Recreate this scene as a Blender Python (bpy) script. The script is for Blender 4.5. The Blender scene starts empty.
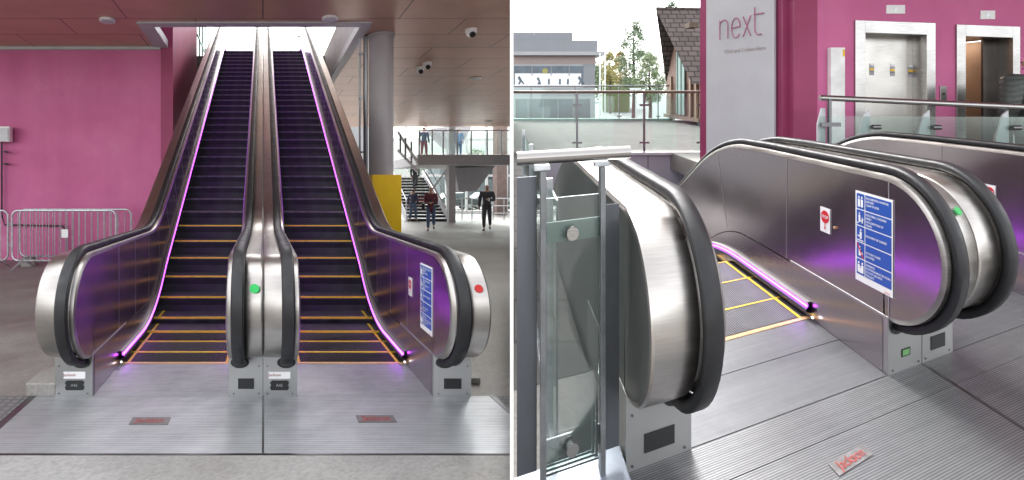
import bpy, bmesh, math, random
from mathutils import Vector, Matrix, Euler
R = math.radians
random.seed(7)
S = bpy.context.scene
COL = S.collection

# ------------------------------------------------------------------ camera, sky, sun, exposure
cam_d = bpy.data.cameras.new('camera'); cam = bpy.data.objects.new('camera', cam_d); COL.objects.link(cam)
cam.location = (0, 0, 1.5); cam.rotation_euler = (R(90), 0, 0)
cam_d.sensor_width = 36; cam_d.lens = 36*500/1024; cam_d.shift_y = -98/1024
cam_d.clip_start = 0.05; cam_d.clip_end = 3000
S.camera = cam
S.view_settings.view_transform = 'Standard'; S.view_settings.look = 'None'
S.view_settings.exposure = 2.4; S.view_settings.gamma = 1; S.view_settings.use_curve_mapping = False
W = bpy.data.worlds.new("World"); S.world = W; W.use_nodes = True
wn = W.node_tree; wn.nodes.clear()
wo = wn.nodes.new('ShaderNodeOutputWorld'); bg = wn.nodes.new('ShaderNodeBackground')
sky = wn.nodes.new('ShaderNodeTexSky'); sky.sky_type = 'NISHITA'; sky.sun_disc = False
sky.sun_elevation = R(48); sky.sun_rotation = R(-8); sky.dust_density = 4.0; sky.air_density = 1.0; sky.ozone_density = 1.0
hs = wn.nodes.new('ShaderNodeHueSaturation'); hs.inputs['Saturation'].default_value = 0.12; hs.inputs['Value'].default_value = 1.0
wn.links.new(sky.outputs[0], hs.inputs['Color']); wn.links.new(hs.outputs[0], bg.inputs['Color'])
bg.inputs['Strength'].default_value = 0.15
wn.links.new(bg.outputs[0], wo.inputs[0])
sun_d = bpy.data.lights.new('sun', 'SUN'); sun_d.energy = 0.55; sun_d.angle = R(25); sun_d.color = (1, .97, .93)
sun = bpy.data.objects.new('sun', sun_d); COL.objects.link(sun)
sun.rotation_euler = (R(-42), 0, R(8))      # high over the far end, behind thin cloud

# ------------------------------------------------------------------ frames of the two halves of the place
def FL(u, v, w): return Vector((u-.498*v, v, w-.1*v))           # covered plaza at the foot of the escalators
def FR(s, d, w): return Vector((s, d, w+.1*d))                  # upper terrace
def ER(t, a, w): return FR(.447+.9155*t-.018*a, 1.959+.4023*t+a, w)   # escalators leading down from the terrace
def EL(t, a, w): return FL(t, 3.66+a, w)
def WL(x, y, z): return Vector((x, y, z))
def lu(px, v): return (px-263)*v/500
def lw(py, v): return 1.5-(py-192)*v/500
def rs(px, d): return (px-512)*d/500
def rw(py, d): return 1.5-(py-92)*d/500

# ------------------------------------------------------------------ materials
MATS = {}
def newmat(name):
    m = bpy.data.materials.new(name); m.use_nodes = True
    nt = m.node_tree; b = nt.nodes['Principled BSDF']; MATS[name] = m
    return m, nt, b
def N(nt, t, **kw):
    n = nt.nodes.new(t)
    for k, v in kw.items():
        if k.startswith('i_'):
            key = k[2:].replace('_', ' ')
            n.inputs[key].default_value = v
        else: setattr(n, k, v)
    return n
def ramp(nt, src, stops):
    r = nt.nodes.new('ShaderNodeValToRGB'); e = r.color_ramp.elements
    while len(e) < len(stops): e.new(.5)
    for i, (p, c) in enumerate(stops):
        e[i].position = p; e[i].color = (*c, 1) if len(c) == 3 else c
    nt.links.new(src, r.inputs[0]); return r.outputs[0]
def noise(nt, scale, detail=4, vec=None, stretch=None, rough=.55, uv=False):
    tc = nt.nodes.new('ShaderNodeTexCoord'); mp = nt.nodes.new('ShaderNodeMapping')
    nt.links.new(tc.outputs['UV' if uv else 'Object'], mp.inputs[0])
    if stretch: mp.inputs['Scale'].default_value = stretch
    n = nt.nodes.new('ShaderNodeTexNoise'); n.inputs['Scale'].default_value = scale; n.inputs['Detail'].default_value = detail
    n.inputs['Roughness'].default_value = rough
    nt.links.new(mp.outputs[0], n.inputs['Vector']); return n.outputs['Fac']
def bump(nt, b, src, strength=.2, dist=.01):
    bp = nt.nodes.new('ShaderNodeBump'); bp.inputs['Strength'].default_value = strength; bp.inputs['Distance'].default_value = dist
    nt.links.new(src, bp.inputs['Height']); nt.links.new(bp.outputs[0], b.inputs['Normal']); return bp
def simple(name, col, rough=.5, metal=0, var=.15, scale=6, emis=None, es=0, bumpv=0, stretch=None, rvar=.1):
    m, nt, b = newmat(name)
    f = noise(nt, scale, 5, stretch=stretch)
    c0 = tuple(max(0, c*(1-var)) for c in col); c1 = tuple(min(1, c*(1+var)) for c in col)
    nt.links.new(ramp(nt, f, [(.3, c0), (.7, c1)]), b.inputs['Base Color'])
    b.inputs['Metallic'].default_value = metal
    nt.links.new(ramp(nt, f, [(.25, (rough-rvar*rough,)*3), (.75, (rough+rvar*rough,)*3)]), b.inputs['Roughness'])
    if bumpv: bump(nt, b, noise(nt, scale*8, 3), bumpv, .004)
    if emis: b.inputs['Emission Color'].default_value = (*emis, 1); b.inputs['Emission Strength'].default_value = es
    return m
def steel(name, col=(.56, .54, .52), rough=.27, stretch=(3, 3, 120), dirt=.25):
    m, nt, b = newmat(name)
    f = noise(nt, 2.0, 6, stretch=stretch)
    g = noise(nt, 2.3, 5)
    mx = nt.nodes.new('ShaderNodeMath'); mx.operation = 'ADD'
    ms = nt.nodes.new('ShaderNodeMath'); ms.operation = 'MULTIPLY'; ms.inputs[1].default_value = .5
    nt.links.new(f, mx.inputs[0]); nt.links.new(g, mx.inputs[1]); nt.links.new(mx.outputs[0], ms.inputs[0])
    nt.links.new(ramp(nt, ms.outputs[0], [(.33, tuple(c*(1-dirt) for c in col)), (.62, col)]), b.inputs['Base Color'])
    b.inputs['Metallic'].default_value = 1
    nt.links.new(ramp(nt, ms.outputs[0], [(.3, (rough*1.35,)*3), (.7, (rough*.8,)*3)]), b.inputs['Roughness'])
    b.inputs['Anisotropic'].default_value = .4
    bump(nt, b, f, .06, .002)
    return m
steel('steel', (.46, .45, .44)); simple('panel_steel', (.46, .42, .44), .23, 1, .05, 2.2, rvar=.22)
simple('base_steel', (.40, .40, .395), .42, .85, .05, 3)
steel('dark_steel', (.20, .20, .21), .35); simple('mid_steel', (.30, .31, .30), .42, 1, .08, 1.5); steel('drum', (.50, .475, .45), .33, (3, 3, 90), .22)
simple('seam', (.5, .5, .5), .4, .8)
simple('rubber', (.006, .006, .008), .5, 0, .3, 12, rvar=.25)
simple('black', (.012, .012, .013), .6)
simple('white_paint', (.78, .78, .77), .5); simple('white_panel', (.52, .53, .55), .45, 0, .05, 2)
simple('paper', (.8, .8, .8), .6, 0, .03)
simple('blue', (.02, .085, .38), .4, 0, .06); simple('red', (.6, .02, .025), .4, 0, .08)
simple('badge_red', (.30, .045, .035), .5, 0, .25, 30); simple('badge', (.20, .19, .19), .45, .6, .2, 30)
simple('yellow', (.82, .52, .03), .5, 0, .22, 20); simple('yellow_box', (.85, .55, .015), .45, 0, .05)
simple('comb_brass', (.70, .42, .22), .4, .2, .15, 30)
simple('galv', (.50, .52, .54), .4, .8, .25, 14)
simple('grey_paint', (.42, .42, .43), .5, 0, .08, 3); simple('blue_grey', (.33, .37, .43), .35, .5, .25, 3, stretch=(1, 1, .4))
simple('column_grey', (.30, .28, .28), .45, 0, .06, 3)
simple('lilac', (.36, .36, .41), .5, 0, .06, 2)
simple('green_lamp', (.005, .26, .05), .4, emis=(.01, .75, .15), es=.06); simple('green_plate', (.12, .30, .10), .5); simple('red_lamp', (.36, .008, .006), .5, emis=(.8, .01, .01), es=.05)
simple('asphalt', (.13, .135, .14), .8, 0, .15, 3, bumpv=.2)
simple('purple_lamp', (.6, .2, .9), .4, emis=(.42, .045, .80), es=3.4); simple('purple_dim', (.4, .2, .6), .4, emis=(.5, .2, .8), es=.35)
simple('white_lamp', (.9, .9, .9), .4, emis=(1, 1, 1), es=.8)
simple('deflector', (.10, .10, .12), .4, .5, .1)
simple('skin', (.55, .34, .25), .55, 0, .06, 20); simple('hair', (.05, .035, .025), .6, 0, .3, 60)
simple('hair_grey', (.4, .38, .36), .6, 0, .3, 60)
for n_, c_ in dict(burgundy=(.10, .022, .035), jeans=(.06, .09, .15), charcoal=(.045, .045, .05), blue_coat=(.10, .17, .26), maroon=(.09, .025, .035),
                   dark_green=(.028, .034, .03), shoe=(.03, .03, .03), navy=(.03, .04, .07)).items():
    simple('cloth_'+n_, tuple(min(1, q*1.5+.008) for q in c_), .85, 0, .25, 25, bumpv=.4)
simple('bark', (.10, .075, .055), .9, 0, .3, 8, bumpv=.5)
simple('grass', (.13, .17, .06), .9, 0, .3, 3)
simple('lift_dark', (.30, .20, .15), .4, .3, .25, 2); simple('pale_band', (.30, .235, .22), .6, 0, .05); simple('dusty_pink', (.42, .15, .24), .5)
simple('bld_white', (.34, .35, .36), .6, 0, .05, .4); simple('bld_grey', (.22, .23, .25), .6, 0, .05, .4)
simple('window_dark', (.06, .08, .10), .12, .3, .3, .6)
simple('timber', (.13, .07, .048), .7, 0, .35, 6, stretch=(1, 1, .15), bumpv=.3); simple('pale_timber', (.22, .14, .09), .7, 0, .3, 6, stretch=(1, 1, .15))
simple('sage', (.17, .26, .235), .6, 0, .1); simple('pallet_blue', (.05, .12, .2), .7)
simple('terracotta', (.26, .19, .17), .8, 0, .2, 3); simple('step_white', (.5, .5, .5), .6)
simple('car_white', (.6, .6, .62), .2); simple('car_dark', (.03, .035, .045), .15); simple('car_red', (.3, .02, .02), .2)

def quilted():
    m = MATS['cloth_dark_green']; nt = m.node_tree; b = nt.nodes['Principled BSDF']
    tc = N(nt, 'ShaderNodeTexCoord'); sp = N(nt, 'ShaderNodeSeparateXYZ'); nt.links.new(tc.outputs['Object'], sp.inputs[0])
    mu = N(nt, 'ShaderNodeMath', operation='MULTIPLY'); mu.inputs[1].default_value = math.pi/.075; nt.links.new(sp.outputs[2], mu.inputs[0])
    sn = N(nt, 'ShaderNodeMath', operation='SINE'); ab = N(nt, 'ShaderNodeMath', operation='ABSOLUTE'); nt.links.new(mu.outputs[0], sn.inputs[0]); nt.links.new(sn.outputs[0], ab.inputs[0])
    bump(nt, b, ab.outputs[0], .4, .015); b.inputs['Roughness'].default_value = .5
    for l in list(b.inputs['Roughness'].links): nt.links.remove(l)
quilted()
def scuffed(name, lo, hi):
    # long thin scratches and greasy smudges in the polish
    m = MATS[name]; nt = m.node_tree; b = nt.nodes['Principled BSDF']
    f = noise(nt, 1.1, 8, stretch=(.8, 1.2, 26)); g = noise(nt, 4.5, 9, rough=.7)
    ad = N(nt, 'ShaderNodeMath', operation='MULTIPLY_ADD'); ad.inputs[1].default_value = .5; nt.links.new(f, ad.inputs[0])
    ml = N(nt, 'ShaderNodeMath', operation='MULTIPLY'); ml.inputs[1].default_value = .5; nt.links.new(g, ml.inputs[0]); nt.links.new(ml.outputs[0], ad.inputs[2])
    nt.links.new(ramp(nt, ad.outputs[0], [(.36, (lo,)*3), (.5, ((lo+hi)/2,)*3), (.62, (hi,)*3)]), b.inputs['Roughness'])
scuffed('drum', .27, .42)
def glass(name, tint=(.80, .92, .88), alpha=.25, rough=.03):
    m, nt, b = newmat(name)
    out = nt.nodes['Material Output']
    tr = N(nt, 'ShaderNodeBsdfTransparent'); tr.inputs[0].default_value = (*tint, 1)
    gl = N(nt, 'ShaderNodeBsdfGlossy'); gl.inputs['Roughness'].default_value = rough; gl.inputs[0].default_value = (.9, .95, .93, 1)
    df = N(nt, 'ShaderNodeBsdfDiffuse'); df.inputs[0].default_value = (.46, .52, .51, 1)
    fr = N(nt, 'ShaderNodeFresnel'); fr.inputs[0].default_value = 1.5
    m1 = N(nt, 'ShaderNodeMixShader'); m2 = N(nt, 'ShaderNodeMixShader')
    f = noise(nt, 3, 4)
    nt.links.new(ramp(nt, f, [(.3, (alpha*.5,)*3), (.75, (alpha,)*3)]), m2.inputs[0])
    nt.links.new(fr.outputs[0], m1.inputs[0]); nt.links.new(tr.outputs[0], m1.inputs[1]); nt.links.new(gl.outputs[0], m1.inputs[2])
    nt.links.new(m1.outputs[0], m2.inputs[1]); nt.links.new(df.outputs[0], m2.inputs[2]); nt.links.new(m2.outputs[0], out.inputs[0])
glass('glass', (.93, .98, .965), .04); glass('glass_near', (.87, .885, .88), .06); glass('glass_facade', (.92, .98, .96), .05)

def pink():
    m, nt, b = newmat('pink_wall')
    f = noise(nt, .7, 8, rough=.6); g = noise(nt, 14, 5); h = noise(nt, 1.2, 6, stretch=(2.5, 2.5, .25))
    c = ramp(nt, f, [(.3, (.48, .10, .245)), (.5, (.55, .13, .29)), (.62, (.57, .15, .31)), (.75, (.62, .21, .37))])
    mx = N(nt, 'ShaderNodeMixRGB', blend_type='MULTIPLY'); mx.inputs[0].default_value = .22
    nt.links.new(c, mx.inputs[1]); nt.links.new(ramp(nt, h, [(.35, (.72, .72, .74)), (.6, (1, 1, 1))]), mx.inputs[2])
    nt.links.new(mx.outputs[0], b.inputs['Base Color']); b.inputs['Roughness'].default_value = .72
    bump(nt, b, g, .25, .004)
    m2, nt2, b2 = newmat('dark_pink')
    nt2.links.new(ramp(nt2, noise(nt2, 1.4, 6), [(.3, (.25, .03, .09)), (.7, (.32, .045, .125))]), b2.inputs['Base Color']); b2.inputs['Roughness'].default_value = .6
pink()
def concrete(name, c0, c1, c2, scale=.9, wet=.55):
    m, nt, b = newmat(name)
    f = noise(nt, scale, 10, rough=.65); g = noise(nt, scale*.35, 5); h = noise(nt, 40, 4)
    mx = N(nt, 'ShaderNodeMixRGB', blend_type='MULTIPLY'); mx.inputs[0].default_value = .8
    nt.links.new(ramp(nt, f, [(.28, c0), (.5, c1), (.74, c2)]), mx.inputs[1])
    nt.links.new(ramp(nt, g, [(.38, (.68, .66, .63)), (.6, (1, 1, 1))]), mx.inputs[2])
    m3 = N(nt, 'ShaderNodeMixRGB', blend_type='MULTIPLY'); m3.inputs[0].default_value = .4
    nt.links.new(mx.outputs[0], m3.inputs[1]); nt.links.new(ramp(nt, h, [(.32, (.45, .45, .45)), (.55, (1, 1, 1)), (.7, (1.2, 1.2, 1.2))]), m3.inputs[2])
    nt.links.new(m3.outputs[0], b.inputs['Base Color'])
    nt.links.new(ramp(nt, f, [(.3, (wet*.7,)*3), (.7, (wet*1.3,)*3)]), b.inputs['Roughness'])
    bump(nt, b, h, .2, .004)
concrete('concrete', (.145, .136, .125), (.235, .22, .203), (.31, .293, .273), 1.1)
concrete('pale_concrete', (.23, .226, .22), (.30, .295, .288), (.36, .354, .346), 1.6)
def tiles(name, c1, c2, mortar, bw, bh, ms=.01, rough=.5, metal=0, offset=.5, spec=.5, bumpd=.004, spec_=.5):
    m, nt, b = newmat(name)
    tc = N(nt, 'ShaderNodeTexCoord')
    br = N(nt, 'ShaderNodeTexBrick'); br.offset = offset
    br.inputs['Color1'].default_value = (*c1, 1); br.inputs['Color2'].default_value = (*c2, 1); br.inputs['Mortar'].default_value = (*mortar, 1)
    br.inputs['Scale'].default_value = 1; br.inputs['Mortar Size'].default_value = ms; br.inputs['Brick Width'].default_value = bw; br.inputs['Row Height'].default_value = bh
    br.inputs['Mortar Smooth'].default_value = .1
    nt.links.new(tc.outputs['UV'], br.inputs['Vector'])
    mx = N(nt, 'ShaderNodeMixRGB', blend_type='MULTIPLY'); mx.inputs[0].default_value = .5
    nt.links.new(br.outputs[0], mx.inputs[1]); nt.links.new(ramp(nt, noise(nt, 1.3, 7), [(.3, (.7, .7, .7)), (.65, (1.05, 1.05, 1.05))]), mx.inputs[2])
    nt.links.new(mx.outputs[0], b.inputs['Base Color']); b.inputs['Roughness'].default_value = rough; b.inputs['Metallic'].default_value = metal; b.inputs['Specular IOR Level'].default_value = .15 if rough > .9 else .5
    inv = N(nt, 'ShaderNodeMath', operation='SUBTRACT'); inv.inputs[0].default_value = 1
    nt.links.new(br.outputs['Fac'], inv.inputs[1]); bump(nt, b, inv.outputs[0], .5, bumpd)
tiles('ceiling', (.54, .325, .235), (.50, .30, .215), (.09, .06, .05), 2.5, .92, .012, .36, .25)
tiles('paving', (.13, .125, .12), (.115, .11, .106), (.07, .068, .065), 1.2, .6, .02, .95)
tiles('shingles', (.115, .088, .082), (.075, .058, .054), (.025, .02, .018), .42, .24, .03, .85, bumpd=.03)
tiles('stud_paving', (.17, .17, .17), (.15, .15, .148), (.10, .10, .10), .06, .06, .012, .6, 0, 0)
tiles('plaster', (.40, .38, .36), (.38, .36, .35), (.3, .29, .28), 1.6, .9, .01, .6)

def ribbed(name, period, base=(.50, .51, .53), dark=(.16, .165, .175), rough=.36, metal=.75, duty=.5, depth=.6):
    m, nt, b = newmat(name)
    tc = N(nt, 'ShaderNodeTexCoord'); sp = N(nt, 'ShaderNodeSeparateXYZ'); nt.links.new(tc.outputs['UV'], sp.inputs[0])
    mu = N(nt, 'ShaderNodeMath', operation='MULTIPLY'); mu.inputs[1].default_value = 2*math.pi/period; nt.links.new(sp.outputs[1], mu.inputs[0])
    sn = N(nt, 'ShaderNodeMath', operation='SINE'); nt.links.new(mu.outputs[0], sn.inputs[0])
    ma = N(nt, 'ShaderNodeMath', operation='MULTIPLY_ADD'); ma.inputs[1].default_value = .5; ma.inputs[2].default_value = .5; nt.links.new(sn.outputs[0], ma.inputs[0])
    f = noise(nt, 1.6, 8, rough=.65); s = noise(nt, 2.2, 6, stretch=(1, 22, 1), uv=True)
    c = ramp(nt, ma.outputs[0], [(duty-.3, dark), (duty+.15, base)])
    mx = N(nt, 'ShaderNodeMixRGB', blend_type='MULTIPLY'); mx.inputs[0].default_value = .75
    nt.links.new(c, mx.inputs[1]); nt.links.new(ramp(nt, f, [(.3, (.6, .6, .61)), (.65, (1.05, 1.05, 1.05))]), mx.inputs[2])
    m3 = N(nt, 'ShaderNodeMixRGB', blend_type='MULTIPLY'); m3.inputs[0].default_value = .5
    nt.links.new(mx.outputs[0], m3.inputs[1]); nt.links.new(ramp(nt, s, [(.35, (.7, .7, .7)), (.6, (1, 1, 1)), (.75, (1.25, 1.25, 1.25))]), m3.inputs[2])
    nt.links.new(m3.outputs[0], b.inputs['Base Color'])
    b.inputs['Metallic'].default_value = metal
    nt.links.new(ramp(nt, f, [(.3, (rough*1.4,)*3), (.7, (rough*.85,)*3)]), b.inputs['Roughness'])
    bump(nt, b, ma.outputs[0], depth, .002)
ribbed('ribbed_plate', .0112, (.30, .305, .31), (.15, .153, .16), duty=.42, depth=.35); ribbed('fine_plate', .022, (.47, .485, .50), (.36, .372, .39), .42, .6, .4, .12)
ribbed('smooth_plate', .5, (.20, .205, .215), (.17, .175, .185), .4, .7, .2, .1)
def tread():
    m, nt, b = newmat('tread')
    tc = N(nt, 'ShaderNodeTexCoord'); sp = N(nt, 'ShaderNodeSeparateXYZ'); nt.links.new(tc.outputs['UV'], sp.inputs[0])
    mu = N(nt, 'ShaderNodeMath', operation='MULTIPLY'); mu.inputs[1].default_value = 2*math.pi/.018; nt.links.new(sp.outputs[0], mu.inputs[0])
    sn = N(nt, 'ShaderNodeMath', operation='SINE'); nt.links.new(mu.outputs[0], sn.inputs[0])
    f = noise(nt, 5, 6)
    c = ramp(nt, sn.outputs[0], [(.0, (.035, .035, .04)), (.5, (.15, .15, .16))])
    mx = N(nt, 'ShaderNodeMixRGB', blend_type='MULTIPLY'); mx.inputs[0].default_value = .6
    nt.links.new(c, mx.inputs[1]); nt.links.new(ramp(nt, f, [(.3, (.5, .5, .5)), (.65, (1.1, 1.1, 1.1))]), mx.inputs[2])
    nt.links.new(mx.outputs[0], b.inputs['Base Color']); b.inputs['Metallic'].default_value = .3; b.inputs['Roughness'].default_value = .65
    bump(nt, b, sn.outputs[0], .5, .003)
    m, nt, b = newmat('riser')
    nt.links.new(ramp(nt, noise(nt, 4, 6), [(.3, (.010, .010, .013)), (.7, (.030, .030, .036))]), b.inputs['Base Color']); b.inputs['Roughness'].default_value = .6
tread(); simple('lip', (.15, .15, .165), .45, .3, .35, 8)

def leafmat(name, c0, c1):
    m, nt, b = newmat(name)
    oi = noise(nt, .9, 4)
    nt.links.new(ramp(nt, oi, [(.3, c0), (.7, c1)]), b.inputs['Base Color']); b.inputs['Roughness'].default_value = .7
    b.inputs['Subsurface Weight'].default_value = 0
leafmat('leaf_green', (.09, .15, .075), (.19, .26, .13)); leafmat('leaf_light', (.15, .21, .10), (.23, .29, .14)); leafmat('leaf_yellow', (.27, .25, .08), (.36, .33, .11))
leafmat('leaf_orange', (.26, .17, .06), (.36, .24, .08))

# ------------------------------------------------------------------ mesh helpers
class MB:
    def __init__(s, F=WL): s.F = F; s.v = []; s.f = []; s.mi = []
    def add(s, pts, faces, mi=0):
        o = len(s.v); s.v += [tuple(p) for p in pts]
        for f in faces: s.f.append(tuple(o+i for i in f)); s.mi.append(mi)
        return s
    def quad(s, a, b, c, d, mi=0): return s.add([a, b, c, d], [(0, 1, 2, 3)], mi)
    def poly(s, pts, mi=0): return s.add(pts, [tuple(range(len(pts)))], mi)
    def box(s, x0, x1, y0, y1, z0, z1, mi=0):
        p = [(x, y, z) for x in (x0, x1) for y in (y0, y1) for z in (z0, z1)]
        return s.add(p, [(0, 1, 3, 2), (4, 6, 7, 5), (0, 4, 5, 1), (2, 3, 7, 6), (0, 2, 6, 4), (1, 5, 7, 3)], mi)
    def prism(s, poly, off, mi=0):
        n = len(poly); q = [tuple(a+b for a, b in zip(p, off)) for p in poly]
        return s.add(list(poly)+q, [tuple(range(n)), tuple(range(2*n-1, n-1, -1))]+[(i, (i+1) % n, n+(i+1) % n, n+i) for i in range(n)], mi)
    def tube(s, pts, r, n=10, mi=0, cap=True):
        pts = [Vector(p) for p in pts]; rings = []
        rr = r if isinstance(r, (list, tuple)) else [r]*len(pts)
        up = None
        for i, p in enumerate(pts):
            d = (pts[min(i+1, len(pts)-1)]-pts[max(i-1, 0)]).normalized()
            if up is None: up = d.orthogonal().normalized()
            up = (up-d*up.dot(d)); up = up.normalized() if up.length > 1e-6 else d.orthogonal().normalized()
            sd = d.cross(up)
            rings.append([p+(up*math.cos(2*math.pi*k/n)+sd*math.sin(2*math.pi*k/n))*rr[i] for k in range(n)])
        vs = [q for g in rings for q in g]; fs = []
        for i in range(len(pts)-1):
            for k in range(n): fs.append((i*n+k, i*n+(k+1) % n, (i+1)*n+(k+1) % n, (i+1)*n+k))
        if cap: fs += [tuple(range(n-1, -1, -1)), tuple((len(pts)-1)*n+k for k in range(n))]
        return s.add(vs, fs, mi)
    def cyl(s, p, axis, r, h, n=20, mi=0):
        a = Vector(axis).normalized(); return s.tube([Vector(p), Vector(p)+a*h], r, n, mi)
    def build(s, name, mats, parent=None, smooth=False, bev=0, sharp=35):
        root = parent
        while root is not None and root.parent is not None: root = root.parent
        loc = Vector(root.location) if root is not None else None
        wv = [s.F(*p) for p in s.v]
        if loc is None:
            loc = Vector((sum(p.x for p in wv)/len(wv), sum(p.y for p in wv)/len(wv), min(p.z for p in wv)))
            own = True
        else: own = False
        me = bpy.data.meshes.new(name); me.from_pydata([p-loc for p in wv], [], s.f)
        if isinstance(mats, str): mats = [mats]
        for m in mats: me.materials.append(MATS[m])
        uv = me.uv_layers.new(name='UVMap'); dat = [0.0]*(2*len(me.loops))
        for pi, f in enumerate(s.f):
            P = [Vector(s.v[i]) for i in f]; n = Vector((0, 0, 0))
            for i in range(len(P)): n += P[i].cross(P[(i+1) % len(P)])
            ax = max(range(3), key=lambda k: abs(n[k]))
            for li, vi in zip(me.polygons[pi].loop_indices, f):
                q = s.v[vi]; a, b = ((q[1], q[2]), (q[0], q[2]), (q[0], q[1]))[ax]
                dat[2*li] = a; dat[2*li+1] = b
        uv.data.foreach_set('uv', dat)
        for i, p in enumerate(me.polygons): p.material_index = s.mi[i]; p.use_smooth = smooth
        bm = bmesh.new(); bm.from_mesh(me); bmesh.ops.recalc_face_normals(bm, faces=bm.faces); bm.to_mesh(me); bm.free()
        if smooth: me.set_sharp_from_angle(angle=R(sharp))
        ob = bpy.data.objects.new(name, me); COL.objects.link(ob)
        if own: ob.location = loc
        else: ob.parent = parent
        if bev:
            md = ob.modifiers.new('bevel', 'BEVEL'); md.width = bev; md.segments = 2; md.limit_method = 'ANGLE'
        return ob
def tag(o, label, cat, group=None, kind=None):
    o['label'] = label; o['category'] = cat
    if group: o['group'] = group
    if kind: o['kind'] = kind
    return o
def struct(o, kind='structure'): o['kind'] = kind; return o
def thing(name, loc, label, cat, group=None):
    o = bpy.data.objects.new(name, None); COL.objects.link(o); o.location = loc; o.empty_display_size = .2
    return tag(o, label, cat, group)
_tc = {}
def text2d(txt, size=1.0, align='CENTER', bold=0):
    k = (txt, align, bold)
    if k not in _tc:
        cu = bpy.data.curves.new('t', 'FONT'); cu.body = txt; cu.align_x = align; cu.align_y = 'CENTER'; cu.resolution_u = 3; cu.offset = bold
        o = bpy.data.objects.new('t', cu); COL.objects.link(o); bpy.context.view_layer.update()
        me = bpy.data.meshes.new_from_object(o.evaluated_get(bpy.context.evaluated_depsgraph_get()))
        _tc[k] = ([tuple(v.co) for v in me.vertices], [tuple(p.vertices) for p in me.polygons])
        bpy.data.objects.remove(o); bpy.data.meshes.remove(me); bpy.data.curves.remove(cu)
    v, f = _tc[k]; return [(x*size, y*size) for x, y, z in v], f
def put_text(mb, txt, size, origin, ex, ey, mi=0, sx=1.0, align='CENTER', bold=0):
    v, f = text2d(txt, size, align, bold); o = Vector(origin); ex = Vector(ex); ey = Vector(ey)
    mb.add([o+ex*(x*sx)+ey*y for x, y in v], f, mi)

# ------------------------------------------------------------------ SETTING: covered plaza (left)
EPS = .004
def xlim(v): return .498*v-EPS
# plaza floor: one sheet to the far end, bounded on the right by the terrace block
m = MB(FL); m.poly([(-40, .2, 0), (xlim(.2), .2, 0), (xlim(70), 70, 0), (-40, 70, 0)]); m.poly([(-60, -60, 0), (xlim(-60), -60, 0), (xlim(.2), .2, 0), (-60, .2, 0)])
struct(m.build('plaza_floor', 'concrete'))
m = MB(FL); m.poly([(-45, 70.0, -.01), (xlim(70), 70.0, -.01), (xlim(400), 400, -.01), (-45, 400, -.01)]); struct(m.build('street', 'asphalt'))
# ceiling with the escalator opening
CW = 4.69; O0, O1, OV, OE = -2.36, 2.03, 9.38, 20.5
m = MB(FL)
cf, cb = 5.2, 24.5
m.poly([(-16, cf, CW), (xlim(cf), cf, CW), (xlim(OV), OV, CW), (-16, OV, CW)])
m.poly([(-16, OV, CW), (O0, OV, CW), (O0, cb, CW), (-16, cb, CW)])
m.poly([(O1, OV, CW), (xlim(OV), OV, CW), (xlim(cb), cb, CW), (O1, cb, CW)])
struct(m.build('ceiling', 'ceiling'))
m = MB(FL)   # slab body above the ceiling (upper deck)
m.box(-16, O0-.02, OV, cb, CW+.1, 5.85); m.poly([(O1+.02, cf, 5.85), (xlim(cf), cf, 5.85), (xlim(cb), cb, 5.85), (O1+.02, cb, 5.85)])
m.poly([(-16, cf, 5.85), (O1+.02, cf, 5.85), (O1+.02, OV, 5.85), (-16, OV, 5.85)])
m.quad((-16, cf, CW+.0), (xlim(cf), cf, CW), (xlim(cf), cf, 5.85), (-16, cf, 5.85)); m.quad((O1, cb, CW), (xlim(cb), cb, CW), (xlim(cb), cb, 5.85), (O1, cb, 5.85))
m.quad((O0, OE, CW), (O1, OE, CW), (O1, OE, 5.85), (O0, OE, 5.85)); m.quad((O0, OE, CW), (O1, OE, CW), (O1, cb, CW), (O0, cb, CW))
struct(m.build('upper_deck', 'white_panel'))
# frame round the opening
r_ = thing('opening_frame', FL(O1, OV, CW), 'grey metal frame lining the ceiling opening above the escalators', 'ceiling frame')
m = MB(FL); m.box(O0-.0, O1, OV-.02, OV+.22, CW-.03, CW+.14); m.build('front_strip', 'grey_paint', r_, bev=.01)
m = MB(FL); m.prism([(O0-.02, OV+.0, CW-.028), (O0+.28, OV+.2, CW-.028), (O0+.28, 11.2, CW-.028), (O0-.02, 11.2, CW-.028)], (0, 0, .16)); m.build('side_strip', 'grey_paint', r_)
m = MB(FL); m.prism([(O1+.02, OV, CW-.028), (O1-.18, OV+.2, CW-.028), (O1-.12, 17, CW-.028), (O1+.02, 17, CW-.028)], (0, 0, .16)); m.build('side_strip', 'grey_paint', r_)
m = MB(FL); m.box(O1-.04, O1+.0, OV+.25, 20, CW+.135, 6.0); m.build('side_lining', 'plaster', r_)
m = MB(FL); m.box(O0+.0, O0+.04, OV+.25, 11.0, CW+.135, 6.0); m.build('side_lining', 'plaster', r_)
# upper landing at the head of the escalators
m = MB(FL); m.box(O0+.05, O1-.06, 15.9, OE-.02, 5.45, 5.83); struct(m.build('upper_landing', 'concrete'))
m = MB(FL); m.box(-9, 6.0, 10.0, 18.5, 9.9, 10.2); struct(m.build('unseen_mirror_roof', 'ceiling'))  # unseen roof, added so the steel decks mirror copper instead of sky
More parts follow.
